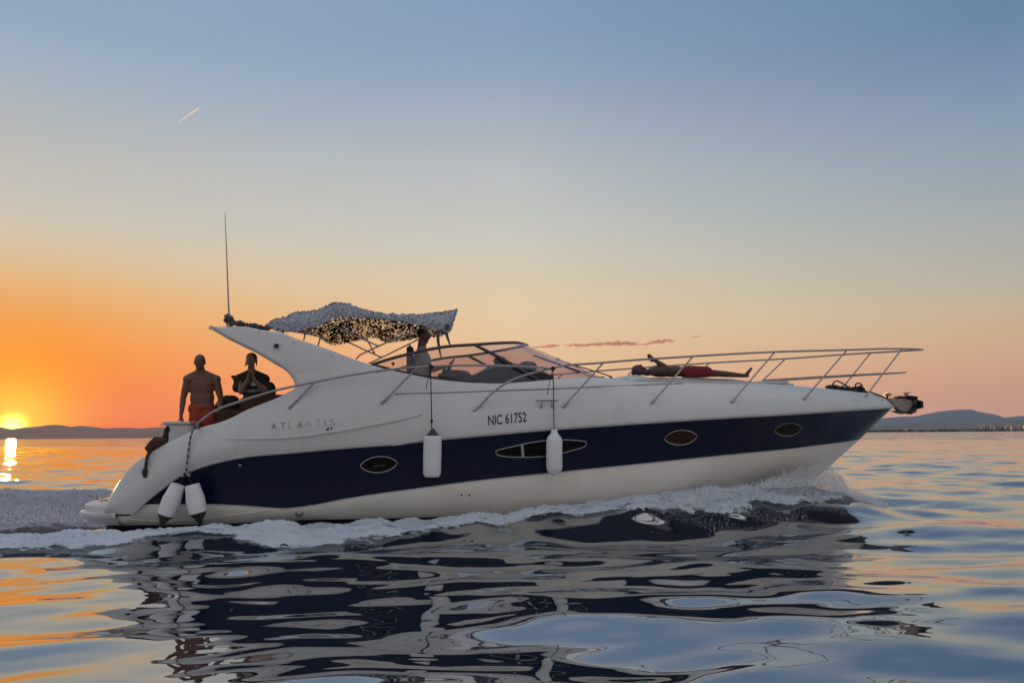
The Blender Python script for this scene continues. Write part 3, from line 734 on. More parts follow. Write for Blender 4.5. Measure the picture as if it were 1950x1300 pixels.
for j in range(rows - 1):
    for k in range(n - 1): a = j * n + k; fs.append((a, a + 1, a + n + 1, a + n))
ws = mkmesh('windscreen', vs, fs, M['glass'], yacht, True)
b = MB(); b.tube(full_t, .025, 10); b.build('windscreen_top_frame', M['frame'], ws)
b = MB(); b.tube([p + Vector((0, 0, .0)) for p in full_b], .028, 8); b.build('windscreen_base_trim', M['rubber'], ws)
for sgn in (-1, 1):
    a = Q(905, 657, 1.2); c_ = Q(1030, 727, 1.13)
    pts = [a.lerp(c_, k / 6) + Vector((.03, -.035, 0)) * math.sin(math.pi * k / 6) for k in range(7)]
    if sgn > 0: pts = [mir(p) for p in pts]
    b = MB(); b.tube(pts, .028, 6); b.build('windscreen_pillar', M['frame'], ws)
# wiper
b = MB(); b.tube([Q(1130, 720, .1), Q(1100, 705, .35), Q(1018, 678, .62)], .009, 6); b.tube([Q(1016, 676.5, .64), Q(1060, 692, .5), Q(1104, 708, .42)], .014, 6)
b.tube([Q(1161, 716, .0), Q(1150, 712, .0), Q(1110, 700, .0), Q(1062, 685, 0)], .012, 6); b.ell(Q(1062, 684.5, 0), (.035, .02, .03), seg=8)
b.box(Q(1163, 721, 0), (.05, .05, .10), bev=.01); b.build('windscreen_wiper', M['dark'], yacht)

# diamond shaped sticker on the side pane
b = MB(); c_ = Q(748.5, 692.5, 1.44); b.box(c_, (.045, .006, .045), rot=Matrix.Rotation(R(45), 3, 'Y')); b.build('pane_sticker', M['dark'], ws)

# helm: dashboard, wheel, seat
b = MB()
prof = [Q(px, py, .0) for px, py in [(878, 722), (905, 712), (930, 698), (955, 692), (980, 695), (1005, 701), (1025, 709), (1040, 716), (1040, 740), (878, 740)]]
vs = []; m_ = len(prof); fs = []
for j in range(9):
    y_ = -1.12 + 2.24 * j / 8; k = 1 - .25 * (abs(y_) / 1.12) ** 3
    for p in prof: vs.append((p.x - .2 * (1 - k), y_, prof[-1].z + (p.z - prof[-1].z) * k))
for j in range(8):
    for i in range(m_): fs.append((j * m_ + i, j * m_ + (i + 1) % m_, (j + 1) * m_ + (i + 1) % m_, (j + 1) * m_ + i))
fs += [tuple(range(m_))[::-1], tuple(8 * m_ + i for i in range(m_))]
db = mkmesh('dashboard', vs, fs, M['dash'], yacht, True, sharp=30)
b = MB(); 
b.ell(Q(952, 690, .75), (.12, .22, .10), seg=16, jitter=.2); b.ell(Q(1005, 697, .7), (.16, .22, .08), seg=16, jitter=.2); b.build('instrument_hood', M['dash'], yacht)
cw = Q(853, 703, .62); b = MB(); ax = Vector((.75, 0, -.45)).normalized(); u = Vector((0, 1, 0)); w_ = ax.cross(u)
b.tube([cw + (u * math.cos(a) + w_ * math.sin(a)) * .19 for a in np.linspace(0, 2 * math.pi, 33)], .016, 8, caps=False)
sw = b.build('steering_wheel', M['dark'], yacht); b = MB()
for k in range(3):
    a = 2 * math.pi * k / 3 + .5; b.tube([cw + ax * .03, cw + (u * math.cos(a) + w_ * math.sin(a)) * .185], .012, 6)
b.cap(cw + ax * .02, cw + ax * .22, .03, .04); b.build('wheel_spokes', M['steel'], sw)
b = MB(); b.tube([Q(838, 722, .7), Q(846, 705, .7)], .012, 6); b.ell(Q(847, 703, .7), (.03, .02, .03), seg=8); b.build('throttle_lever', M['steel'], yacht)
b = MB(); b.box(Q(858, 722, .6), (.4, .7, .28), bev=.06); b.ell(Q(878, 716, .7), (.17, .3, .10), seg=16); b.build('helm_console', M['dash'], yacht)
b = MB(); b.box(Q(781, 690, .62), (.10, .62, .55), bev=.04); b.box(Q(792, 728, .62), (.5, .62, .14), bev=.04); b.build('helm_seat', M['dash'], yacht)
# cockpit seats seen over the coaming
b = MB(); b.ell(Q(436, 772, .35), (.20, .26, .17), seg=18, jitter=.15); b.box(Q(436, 800, .35), (.34, .5, .4), bev=.06); b.build('cockpit_seat', M['tshirt_black'], yacht)
b = MB()
c_ = Q(500, 790, .9); b.box(Q(505, 782, .95), (.75, .16, .5), bev=.06); b.box(Q(470, 800, .95), (.9, .16, .35), bev=.05); b.build('bench_backrest', M['bundle'], yacht)
# white stern locker with lid
b = MB(); z0 = SOLE - .3; tp_ = Q(342, 806, 1.15); 
b.box(Vector((tp_.x, tp_.y + .18, (tp_.z + z0) / 2)), (.34, .42, tp_.z - z0), bev=.03); lk = b.build('stern_locker', M['gel'], yacht)
b = MB(); b.box(Vector((tp_.x - .03, tp_.y + .18, tp_.z + .01)), (.42, .48, .035), bev=.012); b.box(Vector((tp_.x - .20, tp_.y + .18, tp_.z - .02)), (.16, .4, .02), bev=.006); b.build('locker_lid', M['gel'], lk)
b = MB(); b.ell(Q(322, 822, 1.1), (.06, .1, .12), seg=12, jitter=.5); b.ell(Q(318, 834, 1.1), (.06, .1, .08), seg=12, jitter=.5); b.build('locker_strap', M['rope_black'], lk)

# ------------------------------------------------------------------ rails
rb = tab([380, 500, 900, 1051, 1200, 1322, 1475, 1614, 1719, 1745, 1758], [1.80, 1.84, 1.86, 1.84, 1.79, 1.69, 1.43, 1.09, .46, .24, 0])
rail_pts = [(900, 783, None), (911, 775), (941.5, 744.6), (972, 725), (1011, 711), (1051, 701.5), (1080, 695), (1141, 691), (1200, 686), (1322, 678), (1419, 672.5), (1500, 669), (1614, 666), (1680, 664), (1719, 664), (1745, 664.5), (1758, 665.5)]
pl = [hit(900, 783)] + [Q(p[0], p[1], float(rb(p[0]))) for p in rail_pts[1:]]
near = spline(pl, 6); full = near + [mir(p) for p in near[:-1][::-1]]
b = MB(); b.tube(full, .0165, 10); b.build('bow_rail', M['steel'], yacht)
lo_ = [(1453, 724, 1.42), (1510, 720.5, 1.27), (1565, 717, 1.07), (1630, 713.5, .78), (1681, 711, .42), (1712, 709.7, .16), (1725.6, 709, 0)]
near = spline([Q(*p) for p in lo_], 6); full = near + [mir(p) for p in near[:-1][::-1]]
b = MB(); b.tube(full, .014, 8); b.build('lower_bow_rail', M['steel'], yacht)
gr = [(369, 817), (378.5, 805), (395, 791), (415, 779), (450, 766.5), (496, 751.5), (542, 739), (600, 727), (674, 713), (756, 702), (820, 697.3), (900, 695.3), (1003, 698.3), (1051, 701.5)]
pl = [hit(369, 818)] + [Q(px, py, float(rb(px)) if px < 1040 else 1.84) for px, py in gr[1:]]
near = spline(pl, 6)
for sgn in (-1, 1):
    b = MB(); b.tube([p if sgn < 0 else mir(p) for p in near], .017, 10); b.build('side_rail', M['steel'], yacht)
stn = [((551, 777), (598, 728.5)), ((727, 768), (795, 699.5)), ((1072, 775), (1149, 690.5)), ((1240, 768), (1320, 678)), ((1393, 766), (1475, 670.5)), ((1531, 760), (1613, 666)), ((1648, 755), (1717, 664.5))]
for (bx_, by_), (tx, ty) in stn:
    a = hit(bx_, by_); c_ = Q(tx, ty, float(rb(tx)))
    for sgn in (-1, 1):
        A, C_2 = (a, c_) if sgn < 0 else (mir(a), mir(c_))
        b = MB(); b.tube([A, C_2], .0135, 8); d_ = (C_2 - A).normalized()
        b.tube([A - d_ * .01, A + d_ * .05, A + d_ * .15], [.026, .02, .0145], 8)
        b.build('stanchion', M['steel'], yacht)
# side cleat
for (x0, x1, yy, sgn) in ((1019, 1062, 769, -1), (1019, 1062, 769, 1)):
    A, C_2 = hit(x0, yy - 1, .07), hit(x1, yy - 1, .07); F0, F1 = hit(1030, 777, 0), hit(1052, 776, 0); T0, T1 = A.lerp(C_2, .3), A.lerp(C_2, .72)
    f = (lambda p: p) if sgn < 0 else mir
    b = MB(); b.tube([f(A), f(C_2)], .014, 8); b.tube([f(T0), f(F0)], [.012, .016], 8); b.tube([f(T1), f(F1)], [.012, .016], 8); b.build('cleat', M['steel'], yacht)

# ------------------------------------------------------------------ portholes
def lens(cx, cy, hw, hh, tilt, pw=1.35, n=40):
    out = []
    for k in range(n):
        a = 2 * math.pi * k / n; x = hw * math.cos(a); y_ = hh * math.copysign(abs(math.sin(a)) ** pw, math.sin(a)) * (1.0)
        out.append((cx + x * math.cos(tilt) - y_ * math.sin(tilt), cy + x * math.sin(tilt) + y_ * math.cos(tilt)))
    return out
ports = [(lens(721.5, 884, 35, 15.3, R(-5)), M['port_glass'], 'smoked'), (lens(1296, 832.5, 31, 14, R(-5)), M['port_brown'], 'curtained'), (lens(1500.5, 817, 26, 12.2, R(-6)), M['port_glass'], 'smoked')]
big = [(944, 861), (950, 856), (975, 850), (1006, 843), (1038, 838.5), (1079, 837), (1111, 839.5), (1116.5, 843), (1112, 850), (1090, 857), (1072, 862), (1038, 868), (1002, 870.3), (965, 869), (949, 866)]
def ringpx(pts, n=4):
    return [(v_.x, v_.y) for v_ in ring_spline([Vector((p[0], p[1], 0)) for p in pts], n)]
ports.append((ringpx(big), M['port_glass'], 'long'))
for outl, gm, nm in ports:
    for sgn in (-1, 1):
        f = (lambda p: p) if sgn < 0 else mir
        cx = sum(p[0] for p in outl) / len(outl); cy = sum(p[1] for p in outl) / len(outl)
        rg = [f(hit(x, y_, .006)) for x, y_ in outl]; cc = f(hit(cx, cy, .004))
        b = MB(); b.tube(rg + [rg[0], rg[1]], .0085, 6, caps=False); pr = b.build('porthole', M['steel'], yacht)
        nn = len(rg); rings = [rg] + [[f(hit(cx + (x - cx) * s, cy + (y_ - cy) * s, .004)) for x, y_ in outl] for s in (.75, .5, .25)]
        vs = sum(rings, []) + [cc]; fs = []
        for j in range(3): fs += [(j * nn + i, j * nn + (i + 1) % nn, (j + 1) * nn + (i + 1) % nn, (j + 1) * nn + i) for i in range(nn)]
        fs += [(3 * nn + i, 3 * nn + (i + 1) % nn, 4 * nn) for i in range(nn)]
        mkmesh('pane', vs, fs, gm, pr, True)
        if nm == 'long':
            b = MB(); b.tube([f(hit(994, 845.8, .01)), f(hit(996, 869, .01))], .02, 4); b.build('mullion', M['rub'], pr)
        if cx < 730:
            b = MB(); b.tube([f(hit(711, 887.5, .012)), f(hit(734, 885, .012))], .014, 6); b.build('porthole_latch', M['rubber'], pr)
# skin fittings
b = MB(); p, n_ = hitn(570, 977); b.lathe(p - n_ * .02, n_, [(0, .055), (.03, .055), (.05, .045), (.055, .03), (.02, .028)], 20); b.build('exhaust_outlet', M['steel'], yacht)
for px, py, r_ in [(457, 886, .022), (879, 942, .013), (894, 942, .013)]:
    b = MB(); p, n_ = hitn(px, py); b.lathe(p - n_ * .01, n_, [(0, r_), (.018, r_), (.022, r_ * .6)], 12); b.build('through_hull_fitting', M['steel'] if r_ > .02 else M['dark'], yacht)
b = MB(); b.tube([hit(746, 845.5, .02), hit(768, 843.5, .02)], [.018, .018], 8); b.build('rub_rail_joint', M['gel'], yacht)

# ------------------------------------------------------------------ lettering
def lettering(txt, p0, p1, hpx, mat, name='lettering', slant=0.0, bold=0, aspect=None, parent=yacht, hitf=None):
    cu = bpy.data.curves.new(name, 'FONT'); cu.body = txt; cu.offset = bold
    o = bpy.data.objects.new(name, cu); COL.objects.link(o); dg = bpy.context.evaluated_depsgraph_get()
    me = bpy.data.meshes.new_from_object(o.evaluated_get(dg)); bpy.data.objects.remove(o)
    bm = bmesh.new(); bm.from_mesh(me); bmesh.ops.triangulate(bm, faces=bm.faces)
    bmesh.ops.subdivide_edges(bm, edges=[e for e in bm.edges if e.calc_length() > .15], cuts=2, use_grid_fill=False); bmesh.ops.triangulate(bm, faces=bm.faces)
    xs = [v_.co.x for v_ in bm.verts]; ys_ = [v_.co.y for v_ in bm.verts]; x0, x1 = min(xs), max(xs); y0, y1 = min(ys_), max(ys_)
    ux, uy = p1[0] - p0[0], p1[1] - p0[1]; L = math.hypot(ux, uy)
    for v_ in bm.verts:
        a = (v_.co.x - x0) / (x1 - x0); h_ = (v_.co.y - y0) / (y1 - y0) * hpx
        px = p0[0] + ux * a + slant * h_; py = p0[1] + uy * a - h_; v_.co = hitf(px, py)
    bm.to_mesh(me); bm.free(); me.materials.clear(); me.materials.append(mat)
    oo = bpy.data.objects.new(name, me); COL.objects.link(oo); oo.parent = parent; return oo
hf5 = lambda px, py: hit(px, py, .005)
lettering('NIC 61752', (930, 810), (1003, 803), 19, M['ink'], slant=-.06, hitf=hf5, bold=.012)
for ch, px, yb, w_, mt in [('A', 517, 818, 10, 'ghost'), ('T', 535, 817, 9, 'ghost'), ('L', 550, 815.5, 7, 'ghost_faint'), ('A', 567, 815, 9, 'ghost'), ('N', 583, 813, 9, 'ghost_faint'), ('T', 602, 811.5, 9, 'ghost_faint'), ('I', 618, 810.5, 2.4, 'ghost_faint'), ('S', 629, 810, 9, 'ghost_faint')]:
    lettering(ch, (px, yb), (px + w_, yb - w_ * .1), 12, M[mt], slant=-.05, bold=-.01, hitf=hf5)
lettering('42', (620, 822), (634, 820.5), 8, M['ink'], hitf=hf5, bold=.02)

# ------------------------------------------------------------------ sunpad, windlass area, bow
pad = [(1196, 719), (1202, 713), (1213, 711.5), (1226, 714.5), (1236, 717), (1290, 717.5), (1340, 717.5), (1401, 719), (1450, 725), (1470, 728), (1474, 733), (1400, 736), (1196, 733)]
vs = []; m_ = len(pad); fs = []
pz = [Q(px, py, .95) for px, py in pad]
for j in range(11):
    a = -1 + 2 * j / 10; k = 1 - .5 * abs(a) ** 8
    for p in pz:
        bb = float(b_top(p.x)) * .86 ; vs.append((p.x, a * bb, pz[-1].z + (p.z - pz[-1].z) * k))
for j in range(10):
    for i in range(m_): fs.append((j * m_ + i, j * m_ + (i + 1) % m_, (j + 1) * m_ + (i + 1) % m_, (j + 1) * m_ + i))
fs += [tuple(range(m_))[::-1], tuple(10 * m_ + i for i in range(m_))]
pad_o = mkmesh('sunpad', vs, fs, M['cushion'], yacht, True, sharp=40)
b = MB(); b.tube([Q(1296, 720, .98), Q(1302, 719, .9), Q(1340, 720, .96), Q(1395, 723, .94), Q(1400, 729, .94), Q(1340, 726, .96), Q(1296, 722, .98)], .007, 6); b.build('piping', M['rub'], pad_o)
b = MB(); b.box(Q(1465, 729, .4), (.5, .5, .06), bev=.02); b.build('deck_hatch', M['gel'], yacht)
b = MB(); b.box(Q(1493, 733, .2), (.28, .25, .05), bev=.02); b.build('windlass_lid', M['gel'], yacht)
# bow roller bracket
pl_ = [(1690, 757), (1700, 758.5), (1722, 759.5), (1734, 761), (1737, 770), (1733, 779), (1729, 787), (1723, 788.5), (1715, 785), (1701, 773), (1694, 765)]
for yb in (-.07, .07):
    pts = [Q(px, py, .0) for px, py in pl_]; b = MB(); n = len(pts)
    b.add([p + Vector((0, yb - .008, 0)) for p in pts] + [p + Vector((0, yb + .008, 0)) for p in pts], [tuple(range(n))[::-1], tuple(range(n, 2 * n))] + [(i, (i + 1) % n, (i + 1) % n + n, i + n) for i in range(n)])
    b.build('bow_roller_cheek', M['anchor_plate'], yacht, smooth=False)
for yb in (.08, -.08):
    b = MB(); b.box(Q(1726, 756, yb), (.085, .01, .17), bev=.002); b.build('bow_roller_strap', M['anchor_plate'], yacht)
b = MB(); b.box(Q(1726, 747.5, 0), (.085, .15, .012), bev=.002); b.build('bow_roller_cap', M['anchor_plate'], yacht)
for k in range(6):
    b = MB(); b.ell(Q(1724 + 6 * (k % 2), 769 + 5 * (k // 2), .082), (.008, .006, .008), seg=8); b.build('rivet', M['anchor_plate'], yacht)
b = MB(); b.box(Q(1691, 751, .1), (.08, .05, .06), bev=.01); b.tube([Q(1684, 752, .1), Q(1698, 751, .1)], .014, 8); b.build('bow_cleat', M['steel'], yacht)
# anchor
anc = bpy.data.objects.new('anchor', None); COL.objects.link(anc); anc.matrix_world = BM @ Matrix.Translation(Q(1735, 770, 0)); tag(anc, 'black folded plough anchor stowed in the bow roller', 'anchor')
AI = (BMI @ anc.matrix_world).inverted()
def aq(px, py, b_): return AI @ Q(px, py, b_)
b = MB(); b.tube([aq(1702, 757, 0), aq(1722, 756, 0), aq(1740, 762, 0), aq(1744, 772, 0)], .022, 6); b.build('shank', M['dark'], anc, smooth=False)
for sgn in (-1, 1):
    b = MB(); o_ = [(1712, 757), (1722, 753), (1742, 755), (1743, 761), (1746, 763), (1748, 776), (1741, 779), (1740, 784), (1724, 788.5), (1702, 782.5), (1712, 781), (1722, 785), (1733, 772), (1731, 762)]
    pts = [aq(px, py, .0) for px, py in o_]; n = len(pts)
    off = lambda p, i: p + Vector((0, sgn * (.09 + .06 * math.sin(i * 1.7)), 0))
    v0 = [off(p, i) for i, p in enumerate(pts)]; b.add(v0 + [p + Vector((0, sgn * .025, 0)) for p in v0], [tuple(range(n)), tuple(range(n, 2 * n))[::-1]] + [(i, (i + 1) % n, (i + 1) % n + n, i + n) for i in range(n)])
    b.build('fluke', M['dark'], anc, smooth=False)
b = MB(); b.box(aq(1745, 770, 0), (.05, .34, .13), bev=.008); b.build('anchor_crown', M['dark'], anc, smooth=False)

# heap of black line by the windlass
e = bpy.data.objects.new('rope_heap', None); COL.objects.link(e); p0 = W(Q(1610, 745, .15)); e.location = p0; tag(e, 'black tangled heap of line on the foredeck near the bow', 'rope')
b = MB()
def wloc(px, py, b_): return W(Q(px, py, b_)) - p0
for k in range(46):
    px = rr_.uniform(1572, 1644); top = np.interp(px, [1570, 1578, 1590, 1606, 1618, 1636, 1648], [738, 733, 733.5, 737, 736, 734, 742]); bot = np.interp(px, [1570, 1648], [740, 748])
    py = rr_.uniform(top + 3, bot + 1); c_ = wloc(px, py, rr_.uniform(-.1, .3)); b.ell(c_, (rr_.uniform(.04, .09), .07, rr_.uniform(.02, .045)), rot=Matrix.Rotation(rr_.uniform(-.8, .8), 3, 'Y'), seg=8, jitter=.5)
b.build('line_coils', M['rope_black'], e)
b = MB(); b.tube(spline([wloc(x, y_, .2) for x, y_ in [(1588, 738), (1587, 729), (1593, 725), (1601, 728), (1610, 733), (1618, 739)]], 6), .013, 6)
b.tube(spline([wloc(x, y_, .1) for x, y_ in [(1629, 738), (1630, 731), (1636, 729.5), (1641, 733), (1642, 740)]], 6), .013, 6)
b.tube(spline([wloc(x, y_, .25) for x, y_ in [(1640, 746), (1655, 746), (1665, 749), (1675, 752.5), (1683, 756), (1689, 758), (1690, 754), (1686, 750)]], 6), .014, 6); b.build('line_loop', M['rope_black'], e)

# ------------------------------------------------------------------ canopy frame
tubes = [((678, 684), (684.6, 676), (721.5, 658.5), (810, 620.5), 1.28), ((702, 692), (740, 674), (797, 646), (815, 637), -1.0), ((652, 646), (690, 664), (725.6, 680), None, -1.0), ((619, 613), (660, 632), (719.5, 658.5), None, 1.2),
         ((697, 642), (704, 656), (712, 671), None, -.9), ((578, 648), (585, 622), None, None, 1.1), ((652, 601), (670, 636), None, None, .2), ((605, 660), (611, 640), None, None, .9)]
for tb in tubes:
    pts = [Q(p[0], p[1], tb[4]) for p in tb[:4] if p]; b = MB(); b.tube(pts, .0125, 8)
    b.ell(pts[-1], (.022,) * 3, seg=8); b.build('canopy_strut', M['steel'], yacht)

# ------------------------------------------------------------------ net canopy
net = bpy.data.objects.new('shade_net', None); COL.objects.link(net); n0 = W(Q(680, 640, 0)); net.location = n0; tag(net, 'pale camouflage shade net draped over the canopy frame of the yacht', 'shade net')
hem = tab([505, 530, 560, 605, 650, 700, 760, 810, 835, 856, 872], [622, 627, 631.5, 620, 602.5, 604.5, 611.5, 620.5, 630, 632, 590])
topc = tab([505, 520, 545, 565, 577, 600, 620, 640, 655, 675, 700, 740, 790, 830, 858, 872], [620, 609, 602.5, 593.5, 592, 590, 582, 574.5, 575, 583, 590, 597, 597.5, 594, 590.5, 588.5])
farh = tab([505, 560, 600, 640, 690, 720, 760, 800, 840, 872], [625, 640, 656, 650, 643, 651, 648, 642, 640, 606])
NU, NV = 240, 64
vs = []; uv = []; hol = []
for i in range(NU):
    px = 505 + (871 - 505) * i / (NU - 1)
    pn = Q(px, float(hem(px)), 1.35); pt_ = Q(px, float(topc(px)), 1.12)
    # the far edge of the cloth at the same station along the boat
    xw = pt_.x; pxf = project(W((xw, 1.15, pt_.z)))[0]
    pf = Q(pxf, float(farh(min(max(px, 505), 872))), -1.15); pf.x = xw
    zf_ = min(pf.z, pt_.z + .15)
    for j in range(NV):
        v_ = j / (NV - 1)
        if v_ < .2: f = v_ / .2; p = pn.lerp(pt_, f) + Vector((0, -.05 * math.sin(math.pi * f), 0))
        else:
            f = (v_ - .2) / .8; y_ = -1.12 + f * 2.27
            z_ = pt_.z * (1 - f) + zf_ * f - .10 * math.sin(math.pi * f) * (.6 + .4 * math.sin(i * .05)); p = Vector((pt_.x * (1 - f) + xw * f, y_, z_))
            z_ = p.z
        p = p + Vector((mnoise.noise(Vector((i * .13, j * .2, 1))) * .02, mnoise.noise(Vector((i * .3, j * .35, 5))) * .03, mnoise.noise(Vector((i * .22, j * .3, 9))) * .022 + mnoise.noise(Vector((i * .8, j * .8, 3))) * .010))
        if j == 0: p.z -= .02 * abs(mnoise.noise(Vector((i * .7, 0, 2))))
        vs.append(W(p) - n0); uv.append((px / 120, v_ * 2.6)); hol.append(0.0 if v_ < .17 else 1.0)
fs = [(i * NV + j, i * NV + j + 1, (i + 1) * NV + j + 1, (i + 1) * NV + j) for i in range(NU - 1) for j in range(NV - 1)]
no = mkmesh('net_cloth', vs, fs, M['net'], net, True)
ul = no.data.uv_layers.new(name='UVMap'); li = np.empty(len(no.data.loops), np.int32); no.data.loops.foreach_get('vertex_index', li)
ul.data.foreach_set('uv', np.array(uv, np.float32)[li].ravel())
at_ = no.data.attributes.new('holes', 'FLOAT', 'POINT'); at_.data.foreach_set('value', np.array(hol, np.float32))
NETN = no
# little fabric leaves that stand off the cloth and fray its edges
b = MB()
for k in range(1900):
    i = rr_.randrange(1, NU - 1); j = rr_.choice([rr_.randrange(0, 15), rr_.randrange(0, 15), rr_.randrange(0, 15), rr_.randrange(0, NV), 0, 12, NV - 1]); p = vs[i * NV + j]
    a = Vector((rr_.uniform(-1, 1), rr_.uniform(-1, 1), rr_.uniform(-1, 1))).normalized() * rr_.uniform(.012, .028); c_ = a.cross(Vector((rr_.uniform(-1, 1), rr_.uniform(-1, 1), rr_.uniform(-1, 1)))).normalized() * rr_.uniform(.008, .018)
    b.add([p - a * .3 - c_ * .6, p + a * .2 - c_, p + a, p + a * .3 + c_], [(0, 1, 2, 3)])
b.m = [1 if rr_.random() < .22 else 0 for _ in b.m]; b.build('net_leaves', [pmat('net leaf', (.26, .28, .33), .9, var=.6, scale=18), M['net_solid']], net, smooth=False)
# hanging corner tails and the bunched end round the antenna foot
b = MB()
for pts, r0_ in (([(852, 618), (850, 632), (853, 645), (857, 656)], .035), ([(835, 628), (834, 645), (836, 660), (838, 672), (840, 680)], .03), ([(838, 628), (845, 634), (852, 630)], .04)):
    q = spline([W(Q(x, y_, 1.33)) - n0 for x, y_ in pts], 6); b.tube(q, [r0_ * (1 - .7 * k / len(q)) * (1 + .4 * mnoise.noise(Vector((k * .9, 0, 0)))) for k in range(len(q))], 7)
b.build('net_tail', M['net_solid'], net)
b = MB()
for k in range(150):
    t_ = rr_.random(); px = np.interp(t_, [0, .4, 1], [432, 440, 512]) + rr_.uniform(-4, 4); py = np.interp(px, [428, 436, 442, 470, 512], [611, 608, 613, 618.5, 624]) + rr_.uniform(-7 if px < 444 else -2, 5)
    b.ell(W(Q(px, py, 1.3 + rr_.uniform(-.1, .1))) - n0, (rr_.uniform(.02, .05), .04, rr_.uniform(.012, .03)), rot=Matrix.Rotation(rr_.uniform(-1, 1), 3, 'Y'), seg=7, jitter=.6)
b.build('bunched_net', M['net_solid'], net)

# ------------------------------------------------------------------ fenders
def fender(kind, top, bot, r, bout, label, ropepts, blk_top, blk_bot):
    T = W(Q(top[0], top[1], bout)); Bq = W(Q(bot[0], bot[1], bout)); e = bpy.data.objects.new('fender', None); COL.objects.link(e); e.location = T; tag(e, label, 'fender', 'white fenders hanging along the hull')
    d_ = (Bq - T); L = d_.length; ax = d_ / L; b = MB()
    if kind == 'flat':
        b.lathe((0, 0, 0), ax, [(0, r * .8), (.012, r * .95), (.05, r), (L * .5, r * 1.02), (L - .05, r), (L - .015, r * .92), (L, r * .8)], 28)
    elif kind == 'round':
        b.lathe((0, 0, 0), ax, [(-.055, .03), (-.05, .045), (-.0, .05), (.02, r * .55), (.06, r * .85), (.12, r), (L - .12, r), (L - .06, r * .87), (L - .02, r * .6), (L, r * .25), (L + .01, .03), (L + .05, .03)], 28)
    else:
        b.lathe((0, 0, 0), ax, [(0, r * .78), (.02, r * .82), (.15, r * .97), (L * .5, r * 1.06), (L - .03, r), (L, r * .96)], 28)
    b.build('fender_body', M['fender'], e)
    if blk_top: b = MB(); b.lathe(ax * -.10, ax, [(0, .016), (.02, .03), (.06, .06), (.102, r * .8)], 20); b.build('end_cap', M['fender_dark'], e)
    if blk_bot == 'ring': b = MB(); b.lathe(ax * L, ax, [(0, r * .78), (.012, r * .7), (.02, .02)], 20); b.build('end_cap', M['fender_dark'], e)
    if blk_bot == 'cone':
        b = MB(); b.lathe(ax * L, ax, [(-.004, r * .98), (.03, r * .8), (.09, r * .45), (.14, r * .26), (.16, .015)], 20); b.build('end_cap', M['fender_dark'], e)
    b = MB(); rp = [W(Q(*p)) - T for p in ropepts]; b.tube(spline(rp, 4), .008, 6); b.build('lanyard', M['rope_black'], e)
    return e, T
fe, T = fender('flat', (824, 829), (822.5, 907), .128, 2.10, 'white cylindrical fender with black top, left of the two on upright lines', [(822, 819, 2.1), (822, 790, 2.05), (821, 750, 1.95), (820, 699, 1.88)], True, 'ring')
b = MB(); b.tube([W(Q(820, 700, 1.9)) - T, W(Q(813, 730, 1.92)) - T, W(Q(812, 740, 1.92)) - T], .006, 6); b.ell(W(Q(821, 698, 1.88)) - T, (.04, .03, .03), seg=10, jitter=.4); b.ell(W(Q(822, 801, 2.05)) - T, (.02, .02, .03), seg=8, jitter=.4); b.build('knot', M['rope_black'], fe)
fe, T = fender('round', (1055.5, 824), (1055.5, 904), .118, 2.06, 'all white capsule fender in front of the long window', [(1055, 817, 2.06), (1054.5, 780, 2.0), (1054, 740, 1.92), (1053, 703, 1.88)], False, None)
b = MB(); b.tube([W(Q(1052, 704, 1.9)) - T, W(Q(1045, 735, 1.92)) - T, W(Q(1042, 751, 1.92)) - T], .006, 6); b.box(W(Q(1053, 701.5, 1.86)) - T, (.06, .05, .06), bev=.01); b.build('knot', M['rope_black'], fe)
fe, T = fender('taper', (339, 922.5), (315.5, 979), .117, 2.08, 'white fender with a dark cone end leaning left beside the stern', [(340, 920, 2.06), (348, 912, 2.03), (354, 902, 2.0)], False, 'cone')
fe, T = fender('taper', (366, 922), (377.5, 976), .117, 2.12, 'stained white fender with a dark cone end, leaning right of its pair at the stern', [(364, 920, 2.1), (359, 910, 2.03), (355, 902, 2.0)], False, 'cone')
e = bpy.data.objects.new('striped_rope', None); COL.objects.link(e); T = W(Q(355, 902, 2.0)); e.location = T; tag(e, 'striped rope running from the rail foot down to the pair of stern fenders', 'rope')
b = MB(); b.tube(spline([W(Q(*p)) - T for p in [(368, 817, 1.86), (363, 832, 1.9), (360, 850, 1.93), (357, 875, 1.97), (355, 897, 2.0)]], 8), .014, 8); b.build('rope_line', M['rope'], e)
b = MB()
for k in range(8): b.ell(W(Q(355 + rr_.uniform(-4, 6), 901 + rr_.uniform(-5, 5), 2.02)) - T, (.035, .03, .018), rot=Matrix.Rotation(rr_.uniform(-1, 1), 3, 'Y'), seg=8, jitter=.4)
b.tube([W(Q(352, 904, 2.03)) - T, W(Q(345, 907, 2.03)) - T, W(Q(340, 910, 2.03)) - T], .012, 6); b.tube([W(Q(366, 816, 1.88)) - T, W(Q(372, 812, 1.88)) - T, W(Q(378, 815, 1.8)) - T], .02, 6); b.build('knot', M['rope'], e)

# dark bundle over the stern coaming
e = bpy.data.objects.new('cloth_bundle', None); COL.objects.link(e); T = W(Q(296, 850, 1.7)); e.location = T; tag(e, 'dark brown cloth bundle slung over the stern quarter with a trailing end', 'cloth')
b = MB(); WR = BM.to_3x3()
for (px, py, hw, hh) in [(301, 843, 13, 9), (292, 849, 11, 9), (285, 854, 8, 5), (308, 838, 8, 4.5), (290, 860, 6, 5), (313, 840, 4, 5)]:
    b.ell(W(Q(px, py, 1.66)) - T, (hw * .0082, .12, hh * .0082), rot=WR @ Matrix.Rotation(.5, 3, 'Y'), seg=14, jitter=.35)
bo = b.build('cloth_folds', M['bundle'], e); remesh(bo, .014, 2)
b = MB(); b.tube(spline([W(Q(px, py, bb)) - T for px, py, bb in [(285, 858, 1.83), (281, 868, 1.86), (278, 882, 1.88), (277, 895, 1.88)]], 6), [.02] * 19, 7)
